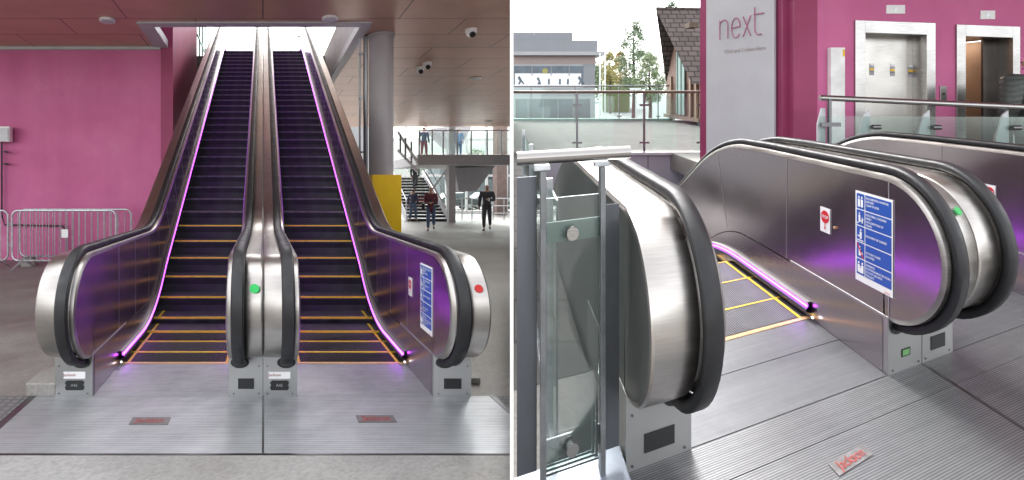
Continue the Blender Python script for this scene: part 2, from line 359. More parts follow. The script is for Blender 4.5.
# pink wall
r_ = thing('pink_wall', FL(-8, 11, 0), 'rendered pink wall behind the crowd barriers, left of the escalators', 'wall')
m = MB(FL); m.box(-16, -2.02, 11.0, 11.35, -.05, CW+.09); m.build('wall', 'pink_wall', r_)
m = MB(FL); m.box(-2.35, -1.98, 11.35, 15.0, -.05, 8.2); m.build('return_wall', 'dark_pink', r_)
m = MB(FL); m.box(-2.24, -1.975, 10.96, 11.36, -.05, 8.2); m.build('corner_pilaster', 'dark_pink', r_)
m = MB(FL); m.box(-16, -2.25, 10.93, 11.0, CW-.07, CW-.005); m.build('top_trim', 'grey_paint', r_)
# upper level glazed screen beyond the return wall
r_ = thing('glazed_screen', FL(-2.1, 15.2, 5.85), 'pale glazed screen above the return of the pink wall beside the escalator head', 'screen')
m = MB(FL)
for k in range(6): m.box(-2.3, -2.24, 15.1+k*.9, 15.16+k*.9, 4.7, 8.4)
for z in (5.0, 5.85, 6.9, 8.0): m.box(-2.3, -2.24, 15.1, 19.66, z, z+.06)
m.build('frame', 'sage', r_); m = MB(FL); m.box(-2.28, -2.265, 15.12, 19.6, 4.75, 8.35); m.build('pane', 'glass_facade', r_)
m = MB(FL); m.box(-3.2, -2.6, 15.3, 19.0, 5.86, 8.3); m.build('panel', 'bld_white', r_)
# railing at the head
r_ = thing('landing_railing', FL(.7, 16.8, 5.83), 'thin grey railing of upright bars on the upper landing above the escalators', 'railing')
vv = 16.8
for (a, b) in ((-.15, 1.62),):
    m = MB(FL); m.tube([(a, vv, 6.72), (b, vv, 6.72)], .022, 8); m.tube([(a, vv, 5.95), (b, vv, 5.95)], .016, 8); m.build('rail', 'dark_steel', r_, True)
    k = a
    while k <= b:
        m = MB(FL); m.tube([(k, vv, 5.84), (k, vv, 6.72)], .011, 6); m.build('baluster', 'dark_steel', r_, True); k += .136
# column + pipes + yellow cladding
r_ = thing('column', FL(2.40, 10.16, 0), 'round grey concrete column beside the escalators, rising to the ceiling', 'column')
m = MB(FL); m.cyl((2.40, 10.16, -.05), (0, 0, 1), .245, CW+.05, 40); m.build('shaft', 'column_grey', r_, True)
m = MB(FL); m.cyl((2.40, 10.16, CW-.06), (0, 0, 1), .275, .055, 40); m.build('collar', 'column_grey', r_, True)
r_ = thing('drain_pipe', FL(2.05, 10.2, 0), 'dark vertical pipe running up beside the round column', 'pipe')
m = MB(FL); m.cyl((2.09, 10.2, 0), (0, 0, 1), .045, CW-.004, 14); m.build('pipe', 'dark_steel', r_, True)
m = MB(FL); m.cyl((1.985, 10.25, 0), (0, 0, 1), .022, CW-.004, 10); m.build('conduit', 'grey_paint', r_, True)
for z in (1.2, 2.3, 3.4, 4.3):
    m = MB(FL); m.box(1.96, 2.13, 10.20, 10.28, z, z+.03); m.build('bracket', 'dark_steel', r_)
r_ = thing('column_guard', FL(2.45, 9.9, 0), 'bright yellow boxed guard round the foot of the grey column', 'guard')
m = MB(FL); m.box(lu(372, 9.9), lu(401, 9.9), 9.86, 10.45, 0.0, 1.84); m.build('guard_panel', 'yellow_box', r_, bev=.01)

# ------------------------------------------------------------------ ESCALATORS
RP, RH0, RH1, WC, A0 = .37, .395, .455, .67, .04
def kink(a, k, sl, hw=.45):
    """height of a line that is level up to k and then slopes, with a rounded knee"""
    if a < k-hw: return 0., 0.
    if a > k+hw: return sl*(a-k), sl
    x = a-(k-hw); return sl*x*x/(4*hw), sl*x/(2*hw)
def path_h(a, P):
    h, s = kink(a, P['k'], P['sl']); h2, s2 = kink(a, P['k2'], -P['sl']); return h+h2, s+s2
def step_h(a, P):
    h, s = kink(a, P['ks'], P['sl'], .55); h2, s2 = kink(a, P['ks2'], -P['sl'], .55); return h+h2
def stations(P):
    st = [A0+.02]
    a = A0
    out = [A0]
    while a < P['end']:
        near = abs(a-P['k']) < .7 or abs(a-P['k2']) < .7
        a += .07 if near else .4
        out.append(min(a, P['end']))
    return out
def newel_path(r, P, phi0=268):
    """(a, w) points of the offset path: round the newel and along the top"""
    pts = [(A0+r*math.cos(R(p)), WC+r*math.sin(R(p))) for p in [phi0-(phi0-90)*i/26 for i in range(27)]]
    for a in stations(P)[1:]:
        h, s = path_h(a, P); n = math.sqrt(1+s*s); pts.append((a-s/n*r, WC+h+r/n))
    return pts
def low_path(r, P):
    out = []
    for a in stations(P):
        h, s = path_h(a, P); n = math.sqrt(1+s*s); out.append((a+s/n*r, WC+h-r/n))
    return out
def sweep(mb, P, section, phi0=268, mi=0, closed=False):
    paths = [(t, newel_path(r, P, phi0)) for t, r in section]; n = len(paths[0][1]); vs = []
    for t, pp in paths: vs += [(t, a, w) for a, w in pp]
    fs = []; k = len(paths)
    for j in range(k if closed else k-1):
        j2 = (j+1) % k
        for i in range(n-1): fs.append((j*n+i, j*n+i+1, j2*n+i+1, j2*n+i))
    if closed: fs.append(tuple(j*n for j in range(k))); fs.append(tuple(j*n+n-1 for j in range(k)))
    mb.add(vs, fs, mi)
def half_unit(F, root, P, ti, dr, Wd, outer, seams, hole=True, badge='dark', led='purple_lamp'):
    """one balustrade: inner face at t=ti, growing outwards in direction dr over the width Wd"""
    T = lambda t: ti+dr*t
    # handrail
    sec = [(.046, .388), (.037, .402), (.039, .422), (.049, .433), (.112, .433), (.123, .422), (.125, .402), (.116, .388), (.104, .380), (.056, .380)]
    m = MB(F); sweep(m, P, [(T(t), r) for t, r in sec], 284, closed=True); m.build('handrail', 'rubber', root, True, sharp=60)
    # steel decks: inner rim, channel, wide drum
    m = MB(F); sweep(m, P, [(T(.0), RP-.012), (T(.004), RP), (T(.010), RP+.012), (T(.034), RP+.018), (T(.038), RP+.010), (T(.038), RP-.03), (T(.120), RP-.03), (T(.120), RP), (T(.124), RP+.004),
                            (T(Wd*.6), RP+.005), (T(Wd-.014), RP+.003), (T(Wd-.004), RP-.004), (T(Wd), RP-.02)])
    m.build('deck', 'drum', root, True, sharp=40)
    # inner panel = disc of the newel + band along the run
    def face(m, t, lowr, inner):
        top = newel_path(RP-.01, P); lo = low_path(RP-.01, P) if inner else None
        arc = top[:27]; m.add([(t, A0, WC)]+[(t, a, w) for a, w in arc], [(0, i+1, i+2) for i in range(26)])
        run = top[26:]; st = stations(P); bot = [(a, w) for a, w in low_path(lowr, P)]
        vs = [(t, a, w) for a, w in run]+[(t, a, w) for a, w in bot]; n = len(run)
        m.add(vs, [(i, i+1, n+i+1, n+i) for i in range(n-1)])
    m = MB(F); face(m, T(.002), RP-.005, True)
    for a in seams:
        h, s = path_h(a, P); n = math.sqrt(1+s*s); t = T(-.0006)
        p = [(a-s/n*.355, WC+h+.355/n), (a+s/n*.36, WC+h-.36/n)]; e = .0035
        m.quad((t, p[0][0]-e, p[0][1]), (t, p[0][0]+e, p[0][1]), (t, p[1][0]+e, p[1][1]), (t, p[1][0]-e, p[1][1]), 1)
    m.build('inner_panel', ['panel_steel', 'seam'], root)
    # skirt panel under the ledge
    m = MB(F); st = stations(P); lo = low_path(RP+.002, P); vs = []; fs = []
    for a, w in lo: vs += [(T(-.004), a, w), (T(.006), a, w), (T(-.004), a, min(w-.02, step_h(a, P)-.25 if a > P['comb']+.1 else 0.0))]
    for i in range(len(lo)-1): fs += [(3*i, 3*i+3, 3*i+5, 3*i+2), (3*i, 3*i+1, 3*i+4, 3*i+3)]
    m.add(vs, fs); m.build('skirt_panel', 'panel_steel', root)
    if outer:
        m = MB(F); t = T(Wd-.003)
        top = newel_path(RP-.01, P); arc = top[:27]; m.add([(t, A0, WC)]+[(t, a, w) for a, w in arc], [(0, i+1, i+2) for i in range(26)])
        run = top[26:]; st2 = stations(P); n = len(run); bot = [(a, max(-.02 if P['sl'] > 0 else -9, path_h(a, P)[0]-.75)) for a in st2]
        bot = [(a, w if a > .1 else -.0) for a, w in bot]
        m.add([(t, a, w) for a, w in run]+[(t, a, w) for a, w in bot], [(i, i+1, n+i+1, n+i) for i in range(n-1)])
        m.build('outer_panel', 'mid_steel' if P['sl'] < 0 else 'panel_steel', root)
    # pedestal
    b = MB(F); b.box(T(-.002), T(Wd), 0, .9, -.02, WC-RP+.012)
    pb = b.build('newel_base', 'base_steel', root, bev=.002)
    m = MB(F); cx, cz = .080, .272; n = 20
    m.poly([(T(cx+.068*math.cos(2*math.pi*i/n)), -.0025, cz-.02+.042*math.sin(2*math.pi*i/n)) for i in range(n)]); m.build('handrail_inlet', 'black', pb)
    if badge == 'dark':
        m = MB(F); m.box(T(Wd*.27), T(Wd*.73), -.004, 0, .06, .135); m.build('vent_plate', 'black', pb)
    elif badge == 'label':
        m = MB(F); m.box(T(.05), T(.21), -.003, 0, .135, .185)
        m.build('maker_label', 'paper', pb)
        m = MB(F); put_text(m, 'Jackson', .030, (T(.095 if dr > 0 else .165), -.006, .162), (1, 0, 0), (0, 0, 1)); m.build('lettering', 'badge_red', pb)
        m = MB(F); m.prism([(T(x), -.004, z) for x, z in ((.07, .05), (.19, .05), (.20, .07), (.19, .085), (.2, .105), (.185, .12), (.075, .12), (.06, .105), (.07, .085), (.06, .07))], (0, .003, 0))
        put_text(m, 'A45', .03, (T(.13), -.006, .086), (1, 0, 0), (0, 0, 1), 1); m.build('cover_plate', ['black', 'galv'], pb)
    elif badge == 'green':
        m = MB(F); m.box(T(.12), T(.18), -.004, 0, .085, .115); m.build('cover_plate', ['green_plate'], pb)
        m = MB(F); m.box(T(.112), T(.188), -.003, 0, .079, .121); m.build('plate_frame', ['black'], pb)
    for x in (.035, Wd-.03):
        for z in (.025, .225):
            m = MB(F); m.cyl((T(x), -.004, z), (0, 1, 0), .0055, .004, 12); m.build('screw', 'dark_steel', pb, True)
    # light strip above the steps and its deflector
    pts = []
    st3 = [P['comb']-.02+i*.1 for i in range(int((P['end']-P['comb']-1.2)/.1))]
    for a in st3:
        h = step_h(a, P); pts.append((T(-.035), a, h+.09+.10*min(1, abs(h)/.4)))
    m = MB(F); m.tube(pts, .0065, 8); m.build('light_strip', led, root, True)
    m = MB(F); sec = [(-.004, .026), (-.038, .024), (-.040, .020), (-.024, .018), (-.024, -.014)]; vs = []; fs = []
    for (t_, a, w) in pts: vs += [(T(x), a, w+y) for x, y in sec]
    for i in range(len(pts)-1): fs += [(5*i+j, 5*i+j+1, 5*i+6+j, 5*i+5+j) for j in range(4)]
    m.add(vs, fs); m.build('lamp_housing', 'base_steel', root)
    m = MB(F); sec = [(-.003, .015), (-.042, .0), (-.046, -.018), (-.003, -.035)]; vs = []; fs = []
    for (t_, a, w) in pts: vs += [(T(x), a, w-.018+y) for x, y in sec]
    for i in range(len(pts)-1): fs += [(4*i+j, 4*i+j+1, 4*i+5+j, 4*i+4+j) for j in range(3)]
    m.add(vs, fs); m.build('skirt_deflector', 'deflector', root)
    m = MB(F); m.box(T(-.038), T(-.027), P['comb']-.085, P['comb']-.068, .036, .046); m.build('end_lamp', 'white_lamp', root)
def lamp_on_drum(F, root, name, t, phi, mat, rad=.028, parent=None):
    m = MB(F); c = (A0+.382*math.cos(R(phi)), WC+.382*math.sin(R(phi))); nx, ny = math.cos(R(phi)), math.sin(R(phi)); tx, ty = -ny, nx
    n = 18; ring = []
    for i in range(n):
        x = rad*math.cos(2*math.pi*i/n); y = rad*math.sin(2*math.pi*i/n); ring.append((t+x, c[0]+tx*y, c[1]+ty*y))
    m.prism(ring, (0, nx*.006, ny*.006)); return m.build(name, mat, root)
def steps(F, root, P, t0, t1, nose, sides=True):
    """nose: list of (a_front, w) ; treads run back by P['D']"""
    D = P['D']; RI = abs(P['sl'])*D
    up = P['sl'] > 0
    m = MB(F); a, w = nose[0]
    prof = [(0, 0), (D-.004, 0), (D-.004, -.03), (.03, -.03), (.045, -.10), (.02, -.20), (-.0, -.20), (.022, -.10), (.004, -.022)] if up else \
           [(0, 0), (D-.004, 0), (D-.008, -.022), (D-.026, -.10), (D-.004, -.20), (D-.03, -.20), (D-.05, -.10), (D-.035, -.03), (0, -.03)]
    n = len(prof); o = len(m.v)
    m.v += [(t0, a+x, w+y) for x, y in prof]+[(t1, a+x, w+y) for x, y in prof]
    for i in range(n):
        j = (i+1) % n; m.f.append((i, j, n+j, n+i)); m.mi.append(0 if i == 0 else (2 if (i == n-1 and up) else 1))
    m.f += [tuple(range(n)), tuple(range(2*n-1, n-1, -1))]; m.mi += [1, 1]
    s0 = m.build('step', ['tread', 'riser', 'lip'], root)
    e = .018; ef = .034 if up else e; m = MB(F); z = .003
    fa = 0 if up else D-.004-e
    def strip(x0, x1, y0, y1): m.quad((x0, y0, w+z), (x1, y0, w+z), (x1, y1, w+z), (x0, y1, w+z))
    fa += .003 if up else -.003; y0, y1 = a+(e+.003 if up else 0), a+D-.006-(0 if up else e+.003); lo_ = t0+.045; hi_ = t1-.045
    strip(t0+.004, t1-.004, a+fa, a+fa+ef)
    if up and w < 1.15: m.quad((t0+.004, a-.001, w-.012), (t1-.004, a-.001, w-.012), (t1-.004, a-.001, w+z), (t0+.004, a-.001, w+z))
    if sides: strip(lo_, lo_+e*1.5, y0, y1); strip(hi_-e*1.5, hi_, y0, y1)
    e0 = m.build('step_edge', 'yellow', s0)
    base = F(0, nose[0][0], nose[0][1])
    for a2, w2 in nose[1:]:
        d = F(0, a2, w2)-base
        c = s0.copy(); COL.objects.link(c); c.parent = root; c.location = d
        c2 = e0.copy(); COL.objects.link(c2); c2.parent = c
def escalator(F, loc, label, P, tl, tr, W1, W2, outl, outr, bl, br, nose, plates, group, leds=('purple_lamp', 'purple_lamp')):
    root = thing('escalator', loc, label, 'escalator', group)
    half_unit(F, root, P, tl, -1, W1, outl, P['seams'], badge=bl, led=leds[0])
    half_unit(F, root, P, tr, +1, W2, outr, P['seams'], badge=br, led=leds[1])
    if P['sl'] > 0:
        steps(F, root, P, tl+.006, tr-.006, nose[:5]); steps(F, root, P, tl+.006, tr-.006, nose[5:10], False); steps(F, root, P, tl+.006, tr-.006, nose[10:], False)
    else: steps(F, root, P, tl+.006, tr-.006, nose)
    m = MB(F); c = P['comb']; m.box(tl+.006, tr-.006, c-.02, c+.012, .002, .009); m.build('comb_strip', 'comb_brass', root)
    m = MB(F)   # truss body under the steps
    st = [c+.1+i*.5 for i in range(int((P['end']-c)/.5)+1)]; vs = []; fs = []
    for a in st:
        h = step_h(a, P)
        lo = h-.95; vs += [(tl+.03, a, h-.24), (tr-.03, a, h-.24), (tr-.03, a, lo), (tl+.03, a, lo)]
    for i in range(len(st)-1): fs += [(4*i+j, 4*i+(j+1) % 4, 4*i+4+(j+1) % 4, 4*i+4+j) for j in range(4)]
    m.add(vs, fs); m.build('truss', 'grey_paint', root)
    for (x0, x1, a0, a1, mt) in plates:
        m = MB(F); m.box(x0, x1, a0, a1, -.03, .005); m.build('landing_plate', mt, root)
    return root
def safety_sign(F, ti, dr, a0, w0, name_label, group=None, mirror=False):
    """five-row instruction sign on the inner panel; dr=+1 panel faces -t"""
    Wd, H = .275, .51
    t = ti-dr*.003; root = thing('safety_sign', F(t, a0, w0), name_label, 'sign', group)
    # text direction: from the reader's left to right
    ex = (0, -1, 0) if dr > 0 else (0, 1, 0)
    ax = (lambda x: a0+Wd-x) if dr > 0 else (lambda x: a0+x)
    def rect(mb, x0, x1, z0, z1, lift, mi=0):
        tt = ti-dr*(.003+lift)
        mb.quad((tt, ax(x0), w0+z0), (tt, ax(x1), w0+z0), (tt, ax(x1), w0+z1), (tt, ax(x0), w0+z1), mi)
    m = MB(F); m.box(ti-dr*.003, ti-dr*.0006, a0, a0+Wd, w0, w0+H); m.build('backing', 'paper', root)
    rows = [('HOLD MOVING HANDRAIL', 'KEEP FEET', 'CLEAR OF SIDES'), ('HOLD SMALL CHILDREN', 'FIRMLY', 'FACE DIRECTION OF', 'TRAVEL'), ('DOGS MUST BE CARRIED',),
            ('NO PUSH CHAIRS', 'ALLOWED'), ('WARNING:', 'FOOTWEAR MUST BE WORN', 'DO NOT USE WITH', 'TROLLEYS')]
    z = H-.012; hh = .087
    b = MB(F); tx = MB(F); pc = MB(F); rd = MB(F)
    for i, r in enumerate(rows):
        z1 = z; z0 = z-hh; z -= hh+.006
        rect(b, .01, .072, z0, z1, .001); rect(b, .078, Wd-.008, z0, z1, .001)
        tt = ti-dr*.006
        for j, line in enumerate(r):
            put_text(tx, line, .0165, (tt, ax(.084), w0+z1-.017-j*.019-(.025 if len(r) < 3 else 0)), ex, (0, 0, 1), 0, .82, 'LEFT', .012)
        def fig(cx, cz, s):
            rect(pc, cx-.008*s, cx+.008*s, cz-.026*s, cz+.014*s, .003); rect(pc, cx-.005*s, cx+.005*s, cz+.018*s, cz+.029*s, .003)
        cz = (z0+z1)/2-.003
        if i == 0: fig(.03, cz, 1.1); fig(.053, cz, 1.1)
        elif i == 1: fig(.034, cz+.006, .9); fig(.056, cz-.01, .6); pc.quad((tt, ax(.014), w0+z0+.006), (tt, ax(.066), w0+z0+.036), (tt, ax(.066), w0+z0+.042), (tt, ax(.014), w0+z0+.012))
        elif i == 2: fig(.044, cz+.004, 1); rect(pc, .02, .046, cz-.012, cz-.004, .003); rect(pc, .014, .066, z0+.006, z0+.012, .003)
        elif i == 3:
            fig(.036, cz, 1); rect(pc, .044, .06, cz-.02, cz-.004, .003)
            t3 = ti-dr*.0075; rd.quad((t3, ax(.012), w0+z1-.004), (t3, ax(.022), w0+z1-.004), (t3, ax(.070), w0+z0+.004), (t3, ax(.060), w0+z0+.004))
        else: fig(.028, cz, 1.1); fig(.043, cz-.012, .7); fig(.057, cz, 1.1)
    t3 = ti-dr*.0045
    put_text(rd, 'Jackson', .017, (t3, ax(Wd-.035), w0+.013), ex, (0, 0, 1), 0, .8)
    b.build('blue_panels', 'blue', root); tx.build('lettering', 'paper', root); pc.build('pictograms', 'paper', root); rd.build('red_marks', 'red', root)
    return root
def stop_sign(F, ti, dr, a0, w0, label, group=None):
    root = thing('stop_sign', F(ti, a0, w0), label, 'sign', group)
    ex = (0, -1, 0) if dr > 0 else (0, 1, 0); Wd, H = .095, .155
    m = MB(F); m.box(ti-dr*.003, ti-dr*.0006, a0, a0+Wd, w0, w0+H); m.build('backing', 'paper', root)
    m = MB(F); t = ti-dr*.0045; n = 24
    m.poly([(t, a0+Wd/2+.040*math.cos(2*math.pi*i/n), w0+.098+.040*math.sin(2*math.pi*i/n)) for i in range(n)])
    m.quad((t, a0+Wd/2-.004, w0+.03), (t, a0+Wd/2+.004, w0+.03), (t, a0+Wd/2+.004, w0+.06), (t, a0+Wd/2-.004, w0+.06))
    m.poly([(t, a0+Wd/2-.01, w0+.034), (t, a0+Wd/2+.01, w0+.034), (t, a0+Wd/2, w0+.014)])
    m.build('red_disc', 'red', root)
    m = MB(F); put_text(m, 'STOP', .028, (ti-dr*.006, a0+Wd/2, w0+.097), ex, (0, 0, 1), 0, .95, 'CENTER', .02); m.build('lettering', 'paper', root)
    return root

# ---- left pair, going up
nose = [(.71+.0, 0), (1.007, 0.0), (1.34, 0.0), (1.673, .010), (2.007, .075), (2.34, .24)]
nose += [(2.34+.3333*n, .24+.1927*n) for n in range(1, 31)]
PL = dict(sl=.578, k=2.39, k2=13.0, ks=1.92, ks2=12.25, comb=.71, end=14.6, D=.3333, seams=[.68, 1.25, 1.82, 2.4]+[3+.6*i for i in range(15)])
PL['ks2'] = 12.3
G1 = 'escalators rising from the plaza'
p1 = [(-1.247, -.256, 0.0-1.05, .685, 'fine_plate'), (-1.50, -.004, -1.06, -.003, 'fine_plate')]
e1 = escalator(EL, EL(-.75, 0, 0), 'left escalator of the rising pair, beside the pink wall, green arrow lamp on its newel', PL, -1.25, -.25, .275, .249, True, False, 'label', 'dark',
               nose, [(-1.245, -.255, .004, .688, 'fine_plate'), (-1.66, -.006, -.80, .002, 'fine_plate')], G1)
e2 = escalator(EL, EL(.75, 0, 0), 'right escalator of the rising pair, nearer the grey column, red lamp on its outer newel', PL, .25, 1.25, .249, .275, False, True, 'label', 'dark',
               nose, [(.255, 1.245, .004, .688, 'fine_plate'), (.006, 1.66, -.80, .002, 'fine_plate')], G1)
lamp_on_drum(EL, e1, 'arrow_lamp', -.058, 152, 'green_lamp', .032)
lamp_on_drum(EL, e2, 'stop_lamp', 1.45, 152, 'red_lamp', .028)
safety_sign(EL, 1.25, 1, .03, .43, 'blue and white escalator instruction sign on the rising right escalator, plaza side')
stop_sign(EL, 1.25, 1, .53, .62, 'small white stop sign with red disc beside the blue sign on the rising right escalator')
def badge(F, c, ax, ay, L, Hh, label, curved=False):
    c = Vector(c); ax = Vector(ax); ay = Vector(ay)
    root = thing('floor_badge', F(*c), label, 'floor badge')
    m = MB(F); p = [c-ax*L/2-ay*Hh/2, c+ax*L/2-ay*Hh/2, c+ax*L/2+ay*Hh/2, c-ax*L/2+ay*Hh/2]; m.prism([tuple(q) for q in p], (0, 0, .004)); m.build('plate', 'badge', root)
    m = MB(F); put_text(m, 'Jackson', Hh*.98, tuple(c+Vector((0, 0, .0065))), tuple(ax), tuple(ay), 0, L/(Hh*.98*4.1), 'CENTER', .008); m.build('lettering', 'badge_red', root)
badge(EL, (lu(150, 3.26), 3.26-3.66, .006), (1, 0, 0), (0, 1, 0), .25, .10, 'faded maker badge with red lettering on the left landing plate of the plaza')
badge(EL, (lu(376, 3.29), 3.29-3.66, .006), (1, 0, 0), (0, 1, 0), .25, .10, 'bright red-lettered maker badge on the right landing plate of the plaza')
# trims round the landing plates: dark channel, studded paving, concrete kerb
m = MB(FL); m.box(-1.70, -1.66, 2.86, 3.66, .0, .008); m.box(1.66, 1.70, 2.86, 3.66, .0, .008); m.box(-1.70, 1.70, 2.845, 2.86, .0, .006)
m.box(-.006, .006, 2.86, 3.66, .0, .007)
tag(m.build('drain_channel', 'dark_steel'), 'dark narrow channel edging the plaza landing plates', 'channel')
m = MB(FL)
m.poly([(-2.02, 2.0, .006), (-1.71, 2.0, .006), (-1.71, 3.66, .006), (-2.02, 3.66, .006)]); struct(m.build('tactile_paving', 'stud_paving'))
m = MB(FL); m.poly([(-1.9, 1.2, .004), (xlim(1.2), 1.2, .004), (xlim(2.84), 2.84, .004), (-1.9, 2.84, .004)]); struct(m.build('plaza_kerb_strip', 'pale_concrete'))
m = MB(FL); m.poly([(1.71, 2.0, .006), (2.02, 2.0, .006), (2.02, 3.66, .006), (1.71, 3.66, .006)]); struct(m.build('tactile_paving', 'stud_paving'))
m = MB(FL); m.box(-1.74, -1.51, 3.66, 4.6, 0, .10); tag(m.build('kerb_block', 'concrete', bev=.01), 'low concrete plinth against the outer side of the left rising escalator', 'plinth')
m = MB(FL); m.box(1.51, 1.70, 3.9, 4.8, 0, .05); tag(m.build('kerb_block', 'concrete', bev=.01), 'low concrete plinth against the outer side of the right rising escalator', 'plinth')

# ------------------------------------------------------------------ plaza things
def barrier(px0, px1, v, label):
    u0, u1 = lu(px0, v), lu(px1, v); zb, zt = .17, 1.14
    root = thing('crowd_barrier', FL((u0+u1)/2, v, 0), label, 'barrier', 'crowd barriers by the pink wall')
    r = .12; pts = []
    def arc(cx, cz, a0, a1): return [(cx+r*math.cos(R(a0+(a1-a0)*i/5)), v, cz+r*math.sin(R(a0+(a1-a0)*i/5))) for i in range(6)]
    pts = arc(u0+r, zb+r, 270, 180)+arc(u0+r, zt-r, 180, 90)+arc(u1-r, zt-r, 90, 0)+arc(u1-r, zb+r, 0, -90); pts.append(pts[0])
    m = MB(FL); m.tube(pts, .021, 8); m.build('frame', 'galv', root, True)
    n = 17
    for i in range(1, n):
        x = u0+(u1-u0)*i/n; m = MB(FL); m.tube([(x, v, zb), (x, v, zt)], .009, 6); m.build('bar', 'galv', root, True)
    for x in (u0+.22, u1-.22):
        m = MB(FL); m.tube([(x-.10, v-.30, .015), (x-.02, v-.02, zb), (x+.02, v+.02, zb), (x+.10, v+.30, .015)], .017, 8); m.build('foot', 'galv', root, True)
    for x, s in ((u0, -1), (u1, 1)):
        for z in (.45, .85):
            m = MB(FL); m.tube([(x, v, z), (x+s*.05, v, z), (x+s*.05, v, z+.05)], .008, 6); m.build('hook', 'galv', root, True)
barrier(12, 116, 9.7, 'front galvanised crowd barrier standing nearer the camera by the pink wall')
barrier(20, 131, 10.35, 'rear galvanised crowd barrier, offset to the right, nearest the pink wall')
barrier(-112, 8, 9.75, 'galvanised crowd barrier running out of the left edge of the photo')
m = MB(FL); m.box(lu(60.5, 9.6), lu(67, 9.6), 9.645, 9.66, .62, .78); tag(m.build('tag_plate', 'white_paint'), 'small pale plate hung on the front crowd barrier', 'plate')
m = MB(FL); n = 12; cx, cy = lu(28, 10.2), 10.2
m.add([(cx+.22*math.cos(6.283*i/n), cy+.16*math.sin(6.283*i/n), 0.0) for i in range(n)]+[(cx+.13*math.cos(6.283*i/n), cy+.1*math.sin(6.283*i/n), .17) for i in range(n)],
      [(i, (i+1) % n, n+(i+1) % n, n+i) for i in range(n)]+[tuple(range(n, 2*n))]); tag(m.build('barrier_weight', 'concrete', smooth=True), 'grey concrete weight on the floor under the crowd barriers', 'weight')
r_ = thing('wall_box', FL(lu(3, 10.9), 10.95, lw(142, 11)), 'white electrical box on the pink wall at the left edge', 'electrical box')
m = MB(FL); m.box(lu(-8, 10.85), lu(11, 10.85), 10.78, 10.93, lw(142, 10.9), lw(127, 10.9)); m.build('case', 'white_paint', r_, bev=.01)
m = MB(FL); m.box(lu(-7, 10.85), lu(10, 10.85), 10.76, 10.78, lw(141, 10.9), lw(129, 10.9)); m.build('lid', 'white_panel', r_, bev=.006)
m = MB(FL); m.tube([(lu(1, 10.9), 10.93, lw(142, 10.9)), (lu(1, 10.9), 10.93, lw(215, 10.9)), (lu(4, 10.9), 10.93, lw(225, 10.9)), (lu(62, 10.9), 10.93, lw(226, 10.9)), (lu(66, 10.9), 10.93, lw(232, 10.9)), (lu(66, 10.9), 10.93, lw(257, 10.9))], .018, 6)
tag(m.build('cable', 'black', smooth=True), 'dark cable running down and along the pink wall from the white box', 'cable')
for i, y_ in enumerate((152, 164)):
    m = MB(FL); m.tube([(lu(5, 10.9), 10.99, lw(y_, 10.95)), (lu(5, 10.9), 10.85, lw(y_, 10.95)), (lu(9, 10.9), 10.85, lw(y_, 10.95))], .02, 6)
    tag(m.build('wall_hook', 'dark_steel', smooth=True), ['upper', 'lower'][i]+' of two small dark hooks below the white box on the pink wall', 'hook')
# ceiling lights and cameras
def downlight(px, py, label):
    v = 500*(CW-1.5)/(192-py); u = lu(px, v)
    root = thing('ceiling_light', FL(u, v, CW), label, 'ceiling light', 'round ceiling lights over the plaza')
    m = MB(FL); m.cyl((u, v, CW-.035), (0, 0, 1), .15, .032, 28); m.build('housing', 'white_paint', root, True)
    m = MB(FL); m.cyl((u, v, CW-.045), (0, 0, 1), .11, .012, 28); m.build('diffuser', 'white_panel', root, True)
downlight(107.5, 19.5, 'round white ceiling light above the pink wall, left of the opening')
downlight(330, 17.5, 'round white ceiling light just in front of the ceiling opening, above the right escalator')
downlight(476, 78, 'flat round ceiling light far back, right of the twin dome cameras')
downlight(489, 121, 'tiny round ceiling light farthest back, near the open edge of the ceiling')
def dome(px, py, label, r=.10):
    v = 500*(CW-.1-1.5)/(192-py); u = lu(px, v)
    root = thing('dome_camera', FL(u, v, CW), label, 'security camera', 'dome security cameras on the plaza ceiling')
    m = MB(FL); m.cyl((u, v, CW-.06), (0, 0, 1), r, .056, 24); m.build('mount', 'white_paint', root, True)
    m = MB(FL); rings = []
    for j in range(7):
        a = R(15*j); rings.append([(u+r*.92*math.cos(a)*math.cos(6.2832*i/20), v+r*.92*math.cos(a)*math.sin(6.2832*i/20), CW-.06-r*.95*math.sin(a)) for i in range(20)])
    vs = [q for g in rings for q in g]; m.add(vs, [(j*20+i, j*20+(i+1) % 20, j*20+20+(i+1) % 20, j*20+20+i) for j in range(6) for i in range(20)]); m.build('dome', 'white_paint', root, True)
    m = MB(FL); m.cyl((u, v-r*.45, CW-.06-r*.45), (0, -.75, -.66), r*.5, r*.50, 16); m.build('lens', 'black', root, True)
dome(471, 34, 'white dome security camera hanging nearest the camera, right of the column', .11)
dome(420, 71, 'left one of the twin dome cameras on the ceiling', .11)
dome(427, 66.5, 'right one of the twin dome cameras on the ceiling', .11)

